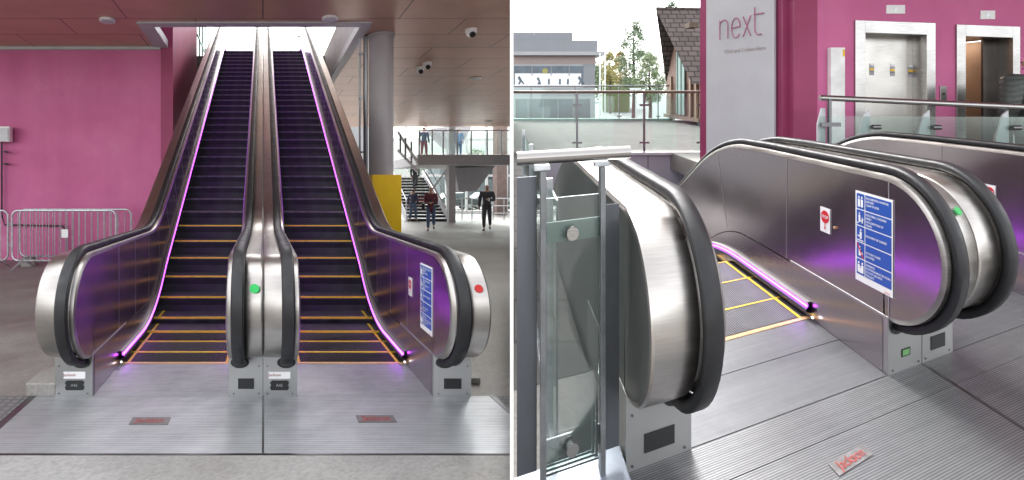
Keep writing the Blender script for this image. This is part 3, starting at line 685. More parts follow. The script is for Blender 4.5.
# ---- plaza background: stair tower, glazed front, street
r_ = thing('stair_tower', FL(lu(450, 25), 25, 0), 'grey steel staircase with glass balustrades at the far end of the plaza', 'staircase')
PT = 3.3
m = MB(FL); m.box(lu(418, 24), xlim(24)-.02, 24.0, 28.5, PT-.5, PT); m.build('platform', 'grey_paint', r_, bev=.02)
m = MB(FL); m.box(lu(446, 25), lu(452.5, 25), 24.6, 24.9, 0, 6.0); m.build('post', 'grey_paint', r_)
m = MB(FL)
for k in range(14): m.box(lu(404, 26), lu(444, 26), 25.5+.28*k, 25.86+.28*k, .17*k, .17*(k+1)-.03, 0)
m.build('flight', 'step_white', r_)
m = MB(FL)
for k in range(14): m.box(lu(404, 26)+.02, lu(444, 26)-.02, 25.49+.28*k, 25.5+.28*k, .17*k+.0, .17*(k+1)-.06, 0)
m.build('risers', 'charcoal' if 'charcoal' in MATS else 'riser', r_)
for px in (403, 444):
    m = MB(FL); u = lu(px, 26); m.prism([(u, 25.3, 0), (u, 25.6, 0), (u, 29.6, 2.4), (u, 29.6, 2.75), (u, 25.3, .3)], (.06, 0, 0)); m.build('stringer', 'white_panel', r_)
    m = MB(FL); m.tube([(u, 25.4, 0), (u, 25.4, 1.1), (u, 29.4, 3.5)], .03, 6); m.build('handrail', 'galv', r_, True)
m = MB(FL); m.prism([(lu(449, 26), 25.2, lw(168, 25.2)), (lu(488, 26), 25.2, lw(166, 25.2)), (lu(470, 26), 25.2, lw(191, 25.2)), (lu(453, 26), 25.2, lw(192, 25.2))], (0, 1.6, 0)); m.build('lower_flight', 'grey_paint', r_)
m = MB(FL); m.prism([(lu(437, 26), 26.5, lw(128, 26.5)), (lu(477, 26), 26.5, lw(124, 26.5)), (lu(465, 26), 26.5, lw(146, 26.5)), (lu(456, 26), 26.5, lw(146, 26.5))], (0, 1.5, 0)); m.build('upper_flight', 'grey_paint', r_)
m = MB(FL)
for k, px in enumerate((419, 432, 443, 457, 471, 487, 501)):
    m = MB(FL); u = lu(px, 24.1); m.box(u-.03, u+.03, 24.05, 24.11, PT, PT+1.15); m.build('baluster', 'galv', r_)
m = MB(FL); m.tube([(lu(418, 24.1), 24.08, PT+1.15), (xlim(24)-.03, 24.08, PT+1.15)], .035, 8); m.build('top_rail', 'galv', r_, True)
m = MB(FL); m.box(lu(419, 24.1), xlim(24)-.05, 24.075, 24.085, PT+.08, PT+1.05); m.build('glass_panel', 'glass', r_)
for (xa, ya, xb, yb) in ((398, 132, 418, 163), (398, 150, 418, 172)):
    m = MB(FL); m.tube([(lu(xa, 24.5), 24.5, lw(ya, 24.5)), (lu(xb, 24.1), 24.1, lw(yb, 24.1))], .07, 8); m.build('brace', 'white_panel', r_, True)
for px in (400, 405, 411):
    m = MB(FL); u = lu(px, 24.3); m.box(u-.03, u+.03, 24.2, 24.3, lw(134+ (px-398)*1.4+16, 24.3), lw(134+(px-398)*.6, 24.3)); m.build('baluster', 'dark_steel', r_)
m = MB(FL); m.tube([(lu(425, 25.3), 25.3, lw(172, 25.3)), (lu(446, 25), 25, lw(208, 25))], .045, 8); m.build('brace', 'white_panel', r_, True)
m = MB(FL); m.tube([(lu(446, 25), 25, lw(170, 25)), (lu(432, 25.3), 25.3, lw(190, 25.3))], .045, 8); m.build('brace', 'white_panel', r_, True)
# railing under the stair
r_ = thing('guard_railing', FL(lu(480, 27), 27, 0), 'thin white railing behind the two walking people at the end of the plaza', 'railing')
for z in (1.15, .75, .35):
    m = MB(FL); m.tube([(lu(452, 27), 27, z), (xlim(27)-.05, 27, z)], .025, 6); m.build('rail', 'galv', r_, True)
for px in (453, 462, 472, 482, 493, 504):
    m = MB(FL); m.tube([(lu(px, 27), 27, 0), (lu(px, 27), 27, 1.15)], .03, 6); m.build('post', 'galv', r_, True)
# glazed front
r_ = thing('glass_wall', FL(lu(450, 36), 36, 0), 'tall glazed wall with pale mullions closing the far end of the plaza', 'glass wall')
x0, x1 = lu(385, 36), xlim(36)-.02
k = x0
while k < x1:
    m = MB(FL); m.box(k, k+.12, 35.9, 36.1, 0, 9); m.build('mullion', 'white_paint', r_); k += 1.45
for z in (.0, 2.6, 5.2, 8.9):
    m = MB(FL); m.box(x0, x1, 35.92, 36.08, z, z+.16); m.build('transom', 'white_paint', r_)
m = MB(FL); m.box(x0, x1, 35.99, 36.01, .2, 8.8); m.build('pane', 'glass_facade', r_)
m = MB(FL); m.box(lu(497, 33), lu(507, 33), 33, 33.6, 0, 8); tag(m.build('pillar', 'terracotta'), 'square terracotta pillar at the right end of the plaza in front of the glass', 'pillar')
m = MB(FL); m.box(-10, lu(380, 60), 60, 66, 0, 12); tag(m.build('far_block', 'bld_white'), 'pale building beyond the glass behind the column', 'building')
m = MB(FL); m.box(lu(440, 80), xlim(80)-.05, 80, 88, 0, 7.5)
for i in range(6): m.box(lu(446+i*10, 80), lu(452+i*10, 80), 79.9, 80, 3.5, 6.2, 1)
tag(m.build('shop_block', ['bld_grey', 'window_dark']), 'low grey building across the street behind the staircase', 'building')
def car(px, v, L, mat, label, flip=1):
    u = lu(px, v); root = thing('parked_car', FL(u, v, 0), label, 'car', 'cars parked beyond the glass wall')
    pr = [(-.5, .30), (-.5, .72), (-.42, .92), (-.24, .98), (-.12, 1.42), (.18, 1.46), (.32, 1.02), (.47, .9), (.5, .6), (.5, .30)]
    m = MB(FL); m.prism([(u+flip*x*L, v, z) for x, z in pr], (0, 1.7, 0)); m.build('body', mat, root, bev=.06)
    m = MB(FL); m.prism([(u+flip*x*L, v-.015, z) for x, z in ((-.21, 1.0), (-.11, 1.35), (.16, 1.38), (.27, 1.02))], (0, 1.73, 0)); m.build('window', 'window_dark', root)
    for x in (-.32, .3):
        for yy in (-.03, 1.52):
            m = MB(FL); m.cyl((u+flip*x*L, v+yy, .32), (0, 1, 0), .32, .2, 18); w_ = m.build('wheel', 'black', root, True)
            m = MB(FL); m.cyl((u+flip*x*L, v+yy-.01, .32), (0, 1, 0), .18, .02, 14); m.build('rim', 'galv', w_, True)
    m = MB(FL); m.box(u-flip*.5*L-.02, u-flip*.5*L+.03, v+.1, v+.4, .62, .74); m.build('headlight', 'white_paint', root)
car(455, 42, 4.2, 'car_dark', 'dark parked car seen low through the glass behind the staircase post')
car(492, 44, 4.3, 'car_white', 'white parked car seen through the glass right of the staircase', -1)
car(426, 47, 4.2, 'car_red', 'red parked car seen through the glass behind the stair flight')

# ------------------------------------------------------------------ PEOPLE
def skin_mesh(name, joints, edges, mat, root, sub=1, rootv=0):
    me = bpy.data.meshes.new(name); loc = Vector(root.location)
    me.from_pydata([Vector(j[0])-loc for j in joints], edges, [])
    ob = bpy.data.objects.new(name, me); COL.objects.link(ob); 
    md = ob.modifiers.new('skin', 'SKIN'); md.use_smooth_shade = True
    sv = me.skin_vertices[0].data if me.skin_vertices else None
    if sv is None:
        bpy.context.view_layer.objects.active = ob
        bm = bmesh.new(); bm.from_mesh(me); bm.verts.layers.skin.verify(); bm.to_mesh(me); bm.free(); sv = me.skin_vertices[0].data
    for i, j in enumerate(joints):
        r = j[1]; sv[i].radius = r if isinstance(r, tuple) else (r, r); sv[i].use_root = (i == rootv)
    sb = ob.modifiers.new('subd', 'SUBSURF'); sb.levels = sub; sb.render_levels = sub
    bpy.context.view_layer.update()
    m2 = bpy.data.meshes.new_from_object(ob.evaluated_get(bpy.context.evaluated_depsgraph_get()))
    m2.name = name; bpy.data.objects.remove(ob)
    m2.materials.clear(); m2.materials.append(MATS[mat])
    for p in m2.polygons: p.use_smooth = True; p.material_index = 0
    o2 = bpy.data.objects.new(name, m2); COL.objects.link(o2); o2.parent = root
    return o2
def person(loc, H, face, top, legs, hair, label, stride=.25, arms='down', coat=False, long_hair=False, item=None, bulk=1.0):
    """face: heading angle in the ground plane (0 = towards the camera)"""
    root = thing('person', loc, label, 'person')
    bulk *= 1.15; k = H/1.75; ca, sa = math.cos(face), math.sin(face)
    def X(x, y, z):   # y forward
        return Vector(loc)+Vector((x*ca-y*(-sa)*-1*0 + y*sa, x*sa*1.0 - y*ca, z))*1.0 if False else Vector(loc)+Vector(((x*ca+y*sa)*k, (x*sa-y*ca)*k, z*k))
    s = stride; b = bulk
    hipz = .93
    lf = {}
    for sd, st in ((-1, s), (1, -s)):
        lf[sd] = dict(hip=(sd*.09, 0, hipz-.04), knee=(sd*.10, st*.45+.03, .50), ank=(sd*.10, st*.75-(.03 if st < 0 else 0), .09 if st >= 0 else .13), toe=(sd*.12, st*.75+.15, .035 if st >= 0 else .04))
    ar = {}
    for sd in (-1, 1):
        if arms == 'down': ar[sd] = dict(sh=(sd*.165*b, 0, 1.42), el=(sd*.215*b, -.03-sd*s*.25, 1.13), wr=(sd*.215*b, .08-sd*s*.4, .88))
        elif arms == 'hold': ar[sd] = dict(sh=(sd*.165*b, 0, 1.42), el=(sd*.215*b, .0, 1.14), wr=(sd*.06, .24, 1.13))
        elif arms == 'one': ar[sd] = dict(sh=(sd*.165*b, 0, 1.42), el=(sd*.215*b, .0, 1.14), wr=((sd*.10, .27, 1.2) if sd > 0 else (sd*.215*b, .06, .88)))
    # body: one continuous skinned figure
    J = [((0, 0, hipz), .10), ((0, 0, 1.12), .10), ((0, 0, 1.32), .115), ((0, -.005, 1.45), .075), ((0, .005, 1.53), .052), ((0, .02, 1.61), .078), ((0, .015, 1.685), .085), ((0, .01, 1.725), .055)]
    E = [(i, i+1) for i in range(7)]
    def chain(start, pts):
        p = start
        for q in pts: J.append(q); E.append((p, len(J)-1)); p = len(J)-1
        return p
    for sd in (-1, 1):
        L = lf[sd]; chain(0, [(L['hip'], .085), (L['knee'], .052), (L['ank'], .036), (L['toe'], .034)])
        A = ar[sd]; w = chain(3, [(A['sh'], .055), (A['el'], .038), (A['wr'], .025)])
        wr = Vector(A['wr']); dr = (wr-Vector(A['el'])).normalized(); sdv = Vector((0, 1, 0)) if abs(dr.z) > .7 else Vector((0, 0, 1))
        palm = chain(w, [(tuple(wr+dr*.055), (.030, .018))])
        for f, (o, l) in enumerate(((-.027, .062), (-.009, .074), (.009, .068), (.026, .052))):
            chain(palm, [(tuple(wr+dr*.085+sdv*o), .0085), (tuple(wr+dr*(.085+l*.6)+sdv*o*1.05+Vector((-sd*.008, 0, 0))), .0075), (tuple(wr+dr*(.08+l)+sdv*o+Vector((-sd*.022, 0, 0))), .006)])
        chain(w, [(tuple(wr+dr*.035+sdv*.035), .009), (tuple(wr+dr*.07+sdv*.048+Vector((-sd*.01, 0, 0))), .0075)])
    jj = [(X(*p), (tuple(q*k for q in r) if isinstance(r, tuple) else r*k)) for p, r in J]
    body = skin_mesh('body', jj, E, 'skin', root, 1)
    # face details
    m = MB(); 
    m.tube([X(0, .095, 1.655), X(0, .118, 1.628), X(0, .10, 1.618)], [.008*k, .013*k, .008*k], 6)
    for sd in (-1, 1): m.tube([X(sd*.083, .01, 1.66), X(sd*.092, .0, 1.645), X(sd*.083, .005, 1.615)], [.012*k, .016*k, .008*k], 6)
    m.build('face_relief', 'skin', root, True)
    m = MB()
    for sd in (-1, 1): m.tube([X(sd*.030, .092, 1.655), X(sd*.030, .101, 1.655)], .009*k, 8)
    m.tube([X(-.022, .097, 1.585), X(0, .101, 1.582), X(.022, .097, 1.585)], .005*k, 6); m.build('eyes_and_mouth', 'hair', root, True)
    hj = [(X(0, -.02, 1.70), .088*k), (X(0, -.035, 1.66), .086*k), (X(0, -.045, 1.60 if not long_hair else 1.50), .06*k)]
    skin_mesh('hair', hj, [(0, 1), (1, 2)], hair, root, 1)
    # clothes
    tj = [((0, 0, .86 if not coat else .70), .135*b if not coat else .15*b), ((0, 0, 1.05), .125*b), ((0, 0, 1.27), .138*b), ((0, 0, 1.42), .105*b)]; te = [(0, 1), (1, 2), (2, 3)]
    for sd in (-1, 1):
        A = ar[sd]; tj += [(A['sh'], .072*b), (A['el'], .054*b), (A['wr'], .04*b)]; n = len(tj); te += [(3, n-3), (n-3, n-2), (n-2, n-1)]
    skin_mesh('coat' if coat else 'jacket', [(X(*p), r*k) for p, r in tj], te, top, root, 1)
    lj = [((0, 0, .93), .125)]; le = []
    for sd in (-1, 1):
        L = lf[sd]; lj += [(L['hip'], .112), (L['knee'], .082), ((L['ank'][0], L['ank'][1], L['ank'][2]+.03), .066)]; n = len(lj); le += [(0, n-3), (n-3, n-2), (n-2, n-1)]
    skin_mesh('trousers', [(X(*p), r*k) for p, r in lj], le, legs, root, 1)
    for sd in (-1, 1):
        L = lf[sd]; a = Vector(L['ank']); t = Vector(L['toe'])
        skin_mesh('shoe', [(X(a.x, a.y-.05, a.z-.045), .042*k), (X(a.x, a.y+.05, a.z-.04), .045*k), (X(t.x, t.y+.01, t.z+.005), .036*k)], [(0, 1), (1, 2)], 'cloth_shoe', root, 1)
    return root, X
pr, X = person(FL(lu(431, 19.7), 19.7, 0), 1.72, .1, 'cloth_burgundy', 'cloth_jeans', 'hair', 'person in a burgundy coat and blue jeans walking towards the escalators', .28, 'hold', True, True)
m = MB(); m.tube([X(-.17, -.02, 1.45), X(-.30, -.02, 1.05)], .008, 6); p0 = X(-.30, 0, .86); m.box(p0.x-.05, p0.x+.05, p0.y-.14, p0.y+.14, p0.z, p0.z+.22)
tag(m.build('shoulder_bag', 'black', smooth=False), 'dark shoulder bag carried by the person in the burgundy coat', 'bag')
m = MB(); p0 = X(0, .30, 1.13); m.box(p0.x-.035, p0.x+.035, p0.y-.006, p0.y+.006, p0.z, p0.z+.13); tag(m.build('phone', 'window_dark'), 'phone held by the person in the burgundy coat', 'phone')
pr, X = person(FL(lu(487, 19.7), 19.7, 0), 1.80, -.05, 'cloth_charcoal', 'cloth_charcoal', 'hair', 'person in black walking with a white cup in one hand, right end of the plaza', .22, 'one', bulk=1.15)
m = MB(); p0 = X(.11, .36, 1.15); m.tube([p0, p0+Vector((0, 0, .12))], [.03, .04], 12); cup = m.build('cup', 'paper', smooth=True); tag(cup, 'white paper cup held by the person in black', 'cup')
person(FL(lu(424, 27), 27, PT), 1.72, 3.0, 'cloth_navy', 'cloth_maroon', 'hair', 'person in a dark jacket and maroon trousers on the staircase platform', .15)
person(FL(lu(459, 26.5), 26.5, PT), 1.6, 3.3, 'cloth_blue_coat', 'cloth_jeans', 'hair_grey', 'person in a light blue coat on the staircase platform', .12)
person(FL(lu(415, 28.5), 28.5, 1.5), 1.72, .4, 'cloth_charcoal', 'cloth_charcoal', 'hair', 'person in dark clothes coming down the far stair flight, higher up', .3)
person(FL(lu(413, 25.1), 25.1, 0), 1.68, 2.9, 'cloth_navy', 'cloth_jeans', 'hair', 'person in navy at the foot of the far stair flight', .2)

# ------------------------------------------------------------------ added white strip that stands for the gap between the two views
m = MB(); m.box(-.0049, .0036, 1.2, 1.24, -.13, 4.2); tag(m.build('added_divider', 'white_paint'), 'slim white strip added as the gap between the plaza and terrace views', 'post')

# ------------------------------------------------------------------ SETTING: terrace (right)
LOWER = -5.0
def floorpoly(name, F, pts, mat, thick=.5):
    m = MB(F); m.prism([(a, b, -thick) for a, b in pts], (0, 0, thick)); return struct(m.build(name, mat))
def er_sd(t, a): return (.447+.9155*t-.018*a, 1.959+.4023*t+a)
def er_d(s, d, off=0):  # inverse
    # solve s,d -> t,a
    A = [[.9155, -.018], [.4023, 1.0]]; det = A[0][0]*A[1][1]-A[0][1]*A[1][0]
    x, y = s-.447, d-1.959; return ((x*A[1][1]-A[0][1]*y)/det, (A[0][0]*y-A[1][0]*x)/det)
c0 = .73
# landing (towards the camera), side floors, far terrace
def R2(pts): return [er_sd(*p) for p in pts]
land = [(EPS, -60), (60, -60), (60, er_sd(14, c0)[1]), (14, er_sd(14, c0)[1])]+[er_sd(3.96, c0), er_sd(0.0, c0), (EPS, er_sd(0, c0)[1]-.18)]
floorpoly('terrace_floor', FR, land, 'concrete', .4)
floorpoly('terrace_side_floor', FR, [er_sd(3.97, c0+.003), (14, er_sd(14, c0)[1]+.003), (14, 12.5), (er_sd(3.97, 9)[0], 12.5)], 'concrete', .4)
floorpoly('terrace_side_floor', FR, [(EPS, er_sd(0, c0)[1]-.177), (er_sd(-.02, c0)[0], er_sd(0, c0)[1]+.003), (er_sd(-.02, 9)[0], 12.5), (EPS, 12.5)], 'paving', .4)
floorpoly('terrace_paving', FR, [(EPS, 12.503), (14, 12.503), (14, 27), (EPS, 27)], 'paving', .4)
m = MB(FR); m.poly([(EPS, 2, LOWER), (400, 2, LOWER), (1200, 1500, LOWER), (EPS, 1500, LOWER)]); struct(m.build('ground', 'asphalt'))
m = MB(FR); m.poly([(14, 60, LOWER+.02), (26, 60, LOWER+.02), (70, 320, LOWER+.02), (44, 320, LOWER+.02)]); struct(m.build('road', 'asphalt'))
m = MB(FR); m.prism([(rs(603, 160), 160, rw(84.5, 160)), (rs(629, 160), 160, rw(84.5, 160)), (rs(630, 200), 200, rw(78, 200)), (rs(602, 200), 200, rw(78, 200))], (0, 0, -14)); struct(m.build('verge', 'grass'))
# fascia of the far side of the well
r_ = thing('well_fascia', FR(3, 12.4, 0), 'lilac-grey panelled wall across the far side of the escalator well', 'parapet')
m = MB(FR); m.box(.2, 9, 12.40, 12.498, -5, -.06)
for px in (648,): m.box(rs(px, 12.4)-.012, rs(px, 12.4)+.012, 12.396, 12.40, -5, -.06, 1)
m.build('panel', ['lilac', 'dark_steel'], r_); m = MB(FR); m.box(.2, 9, 12.30, 12.6, -.055, .012); m.build('coping', 'white_panel', r_, bev=.006)
# landing plates of the terrace side
PR = dict(sl=-.578, k=1.95, k2=9.6, ks=2.2, ks2=9.9, comb=.69, end=11.0, D=.40, seams=[.0, .95, 2.0, 3.2, 4.4, 5.6, 6.8])
noseR = []
for i in range(24):
    a = .64+.40*i
    noseR.append((a, step_h(a+.36, PR)))
noseR = [(a if i else a+.0, w) for i, (a, w) in enumerate(noseR)]
G2 = 'escalators leading down from the terrace'
pl = lambda x0, x1: [(x0+.006, x1-.006, .39, .675, 'smooth_plate'), (x0+.006, x1-.006, .008, .384, 'smooth_plate')]
e3 = escalator(ER, ER(1, 0, 0), 'near escalator going down from the terrace, big steel newel in the foreground', PR, .33, 1.68, .33, .297, True, False, 'dark', 'green',
               noseR, pl(.33, 1.68)+[(-.0, 1.97, -.20, .002, 'ribbed_plate'), (-.0, 1.97, -1.6, -.206, 'ribbed_plate')], G2)
e4 = escalator(ER, ER(3, 0, 0), 'far escalator going down from the terrace, next to the lifts', PR, 2.28, 3.63, .297, .33, False, True, 'dark', 'dark',
               noseR, pl(2.28, 3.63)+[(1.995, 4.0, -.20, .002, 'ribbed_plate'), (1.995, 4.6, -1.6, -.206, 'ribbed_plate')], G2)
lamp_on_drum(ER, e3, 'arrow_lamp', 1.68+.235, 141, 'green_lamp', .022)
lamp_on_drum(ER, e3, 'skirt_sensor', 1.675, 0, 'comb_brass', .008)
m = MB(ER); m.box(1.972, 1.993, -3, -.0, -.02, .006); tag(m.build('drain_channel', 'dark_steel'), 'dark slot between the ribbed landing plates of the terrace', 'channel')
safety_sign(ER, 1.68, 1, -.03, .425, 'blue and white escalator instruction sign on the near terrace escalator')
stop_sign(ER, 1.68, 1, .47, .615, 'small white stop sign left of the blue instruction sign on the near terrace escalator')
stop_sign(ER, 3.63, 1, .47, .615, 'small stop sign at the right edge of the photo on the far terrace escalator')
bd = 750/(461.5-92); bs = rs(851, bd); bt, ba = er_d(bs, bd)
badge(ER, (bt, ba, .006), Vector((1, .09, 0)), Vector((-.05, 1, 0)), .235, .062, 'steel maker badge with red lettering on the ribbed plate of the terrace')

# near glass barrier beside the big newel
simple('rail_brown', (.13, .085, .06), .4); simple('post_steel', (.20, .21, .22), .4, .7, .2, 10); simple('cap_steel', (.36, .34, .33), .22, 1, .1, 2)
simple('panel_blue_grey', (.095, .102, .115), .4, .4, .35, 4, stretch=(1, 1, .3))
r_ = thing('glass_barrier', ER(-.25, -.03, 0), 'near glass barrier with round steel cap rail and flat posts, left of the big newel', 'barrier')
ap = -.03; tL = -.470
m = MB(ER); m.tube([(tL, ap, 1.268), (.008, ap, 1.268)], .024, 20); m.build('cap_rail', 'cap_steel', r_, True)
for t in (-.375, -.125):
    m = MB(ER); m.prism([(t-.004, ap-.022, .02), (t-.004, ap+.03, .02), (t-.004, ap+.03, 1.22), (t-.004, ap-.022, 1.22)], (.022, 0, 0)); m.build('post', 'post_steel', r_, bev=.002)
    m = MB(ER); m.box(t-.03, t+.035, ap-.02, ap+.02, 1.222, 1.240); m.build('saddle', 'galv', r_, bev=.003)
m = MB(ER); m.box(-.112, -.035, ap+.02, ap+.026, .13, 1.07); m.build('side_plate', 'panel_blue_grey', r_, bev=.003)
m = MB(ER); m.box(-.355, -.135, ap-.008, ap+.004, .13, 1.12); m.build('glass_pane', 'glass_near', r_, bev=.001)
for z in (1.0, .22):
    m = MB(ER); m.box(-.362, -.128, ap+.006, ap+.016, z-.045, z+.03); m.build('clamp_bar', 'sage' if z > .5 else 'galv', r_, bev=.002)
    m = MB(ER); m.cyl((-.25, ap-.03, z-.01), (0, 1, 0), .025, .026, 28); b_ = m.build('disc_fixing', 'steel', r_, True)
m = MB(ER); m.box(tL-.01, -.01, ap-.09, ap+.12, -.01, .07); m.build('base_channel', 'blue_grey', r_, bev=.004)
m = MB(ER); m.box(tL, -.392, ap+.01, ap+.02, .15, 1.2); m.build('end_panel', 'panel_blue_grey', r_, bev=.002)
# second glass run going away along the well
r_ = thing('glass_screen', ER(-.08, 1.5, 0), 'glass screen running away along the outer side of the near terrace escalator', 'screen')
m = MB(ER); m.box(-.30, -.29, .1, 3.2, .05, 1.08); m.build('glass_pane', 'glass', r_)
for a in (.35, 1.8, 3.15): m = MB(ER); m.box(-.315, -.285, a, a+.03, 0, 1.12); m.build('post', 'galv', r_)
m = MB(ER); m.box(-.31, -.28, .08, 3.2, 0, .05); m.build('base_channel', 'galv', r_)

# terrace railings
def glass_rail(pts, wtop, posts, label, base=.0, post_mat='dark_steel', rail_mat='dark_steel', kerb=False, pw=.05):
    (s0, d0), (s1, d1) = pts; root = thing('glass_railing', FR((s0+s1)/2, (d0+d1)/2, 0), label, 'railing')
    w0, w1 = wtop if isinstance(wtop, tuple) else (wtop, wtop)
    m = MB(FR); m.tube([(s0, d0, w0), (s1, d1, w1)], .036, 10); m.build('top_rail', rail_mat, root, True)
    dd = Vector((s1-s0, d1-d0)).normalized(); n = Vector((-dd.y, dd.x))*.006
    m = MB(FR); m.prism([(s0-n.x, d0-n.y, .08), (s1-n.x, d1-n.y, .08), (s1+n.x, d1+n.y, .08), (s0+n.x, d0+n.y, .08)], (0, 0, min(w0, w1)-.18)); m.build('glass_pane', 'glass', root)
    for px in posts:
        k = (px-512)/500; # intersection of the sight line with the rail line only fixes spacing along the rail
        f = (k*d0-s0)/((s1-s0)-k*(d1-d0)); s = s0+(s1-s0)*f; d = d0+(d1-d0)*f; wt = w0+(w1-w0)*f
        m = MB(FR); m.box(s-pw/2, s+pw/2, d-.03, d+.01, base, wt); m.build('post', post_mat, root)
        for z in (.22, wt-.35): m = MB(FR); m.box(s-.12, s+.12, d-.045, d-.02, z, z+.05); m.build('clamp', 'dark_steel', root)
    if kerb: m = MB(FR); m.box(s0, s1, d0-.05, d0+.25, 0, .12); m.build('kerb', 'sage', root)
    return root
glass_rail([(.03, 12.45), (rs(704, 12.45), 12.45)], 1.50, (577, 644, 701), 'near glass railing with wooden-brown top rail across the terrace edge, above the lilac wall', rail_mat='rail_brown')
glass_rail([(.03, 26), (rs(672, 26), 26)], 1.82, (531, 575, 619, 658), 'far glass railing at the outer edge of the paved terrace', kerb=True)
# sign wall
dl, dr_ = 8.6, 7.3
sl_, sr_ = rs(705, dl), rs(778, dr_)
r_ = thing('sign_wall', FR((sl_+sr_)/2, 8, 0), 'dark pink end of the wall carrying the big white shop panel', 'wall')
ddx, ddy = sr_-sl_, dr_-dl
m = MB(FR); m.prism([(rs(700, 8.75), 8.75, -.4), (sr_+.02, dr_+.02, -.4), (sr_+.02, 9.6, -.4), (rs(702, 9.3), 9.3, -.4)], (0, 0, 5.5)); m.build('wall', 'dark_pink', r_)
r_ = thing('shop_sign', FR((sl_+sr_)/2, 7.9, .1), 'large white panel reading next in thin pink letters beside the pink lift wall', 'sign')
nn = Vector((ddy, -ddx, 0)).normalized()
P0 = Vector((sl_+.06, dl, 0)); P1 = Vector((sr_-.02, dr_, 0)); off = nn*.05
m = MB(FR); a = P0+off; b = P1+off
m.prism([(a.x, a.y, .05), (b.x, b.y, .05), (b.x-nn.x*.04, b.y-nn.y*.04, .05), (a.x-nn.x*.04, a.y-nn.y*.04, .05)], (0, 0, 4.6)); m.build('panel', 'white_panel', r_)
ex = (P1-P0).normalized(); L_ = (P1-P0).length
def thin_letters(m, cx, cz, h, r=.012):
    # n e x t drawn with thin strokes
    o = P0+off+nn*.012
    def pt(x, z): q = o+ex*x; return (q.x, q.y, z)
    def arc(x, z, rx, rz, a0, a1, n=14): return [pt(x+rx*math.cos(R(a0+(a1-a0)*i/n)), z+rz*math.sin(R(a0+(a1-a0)*i/n))) for i in range(n+1)]
    w = h*.56; x = cx
    m.tube([pt(x, cz), pt(x, cz+h)], r, 6); m.tube([pt(x, cz+h*.55)]+arc(x+w/2, cz+h-w/2, w/2, w/2, 180, 0)+[pt(x+w, cz)], r, 6)
    x += w+h*.26
    m.tube([pt(x, cz+h*.5), pt(x+w, cz+h*.55)], r, 6); m.tube(arc(x+w/2, cz+h/2, w/2, h/2, 5, 320, 24), r, 6)
    x += w+h*.18
    m.tube([pt(x, cz), pt(x+w*.85, cz+h)], r, 6); m.tube([pt(x+w*.85, cz), pt(x, cz+h)], r, 6)
    x += w*.85+h*.24
    m.tube([pt(x, cz+h*1.35), pt(x, cz+h*.3)]+arc(x+h*.3, cz+h*.3, h*.3, h*.3, 180, 290), r, 6); m.tube([pt(x-h*.06, cz+h), pt(x+h*.55, cz+h)], r, 6)
m = MB(FR); thin_letters(m, L_*.235, rw(39, 8.15), .315, .009); m.build('lettering', 'dusty_pink', r_, True)
m = MB(FR); o_ = P0+off+nn*.006+ex*(L_*.60); put_text(m, 'Click and Collect Here', .088, (o_.x, o_.y, rw(50.5, 7.9)), tuple(ex), (0, 0, 1)); m.build('small_lettering', 'pale_band', r_)
# lift wall
DL = 7.0
def FC(s, y, w): return FR(s, DL+y, w-.035*(s-4))
r_ = thing('lift_wall', FR(5.5, 7, 0), 'pink wall with the two steel lift doorways behind the far escalator', 'wall')
s0 = rs(795, DL)
l1 = (rs(864, DL), rs(925, DL)); l2 = (rs(964, DL), rs(1011, DL)); htop1, htop2 = 2.36, 2.36
m = MB(FC)
for a, b, z0, z1 in ((s0, l1[0]-.02, -.1, 5), (l1[1]+.02, l2[0]-.02, -.1, 5), (l2[1]+.02, 14, -.1, 5.3), (l1[0]-.02, l1[1]+.02, htop1+.02, 5.0), (l2[0]-.02, l2[1]+.02, htop2+.02, 5.0)):
    m.box(a, b, 0, .35, z0, z1)
m.build('wall', 'pink_wall', r_)
m = MB(FR); m.box(s0-.02, s0+.3, 6.98, 7.9, -.3, 5.4); m.box(s0-.09, s0-.02, 7.15, 7.9, -.3, 5.4); m.build('return_wall', 'dark_pink', r_)
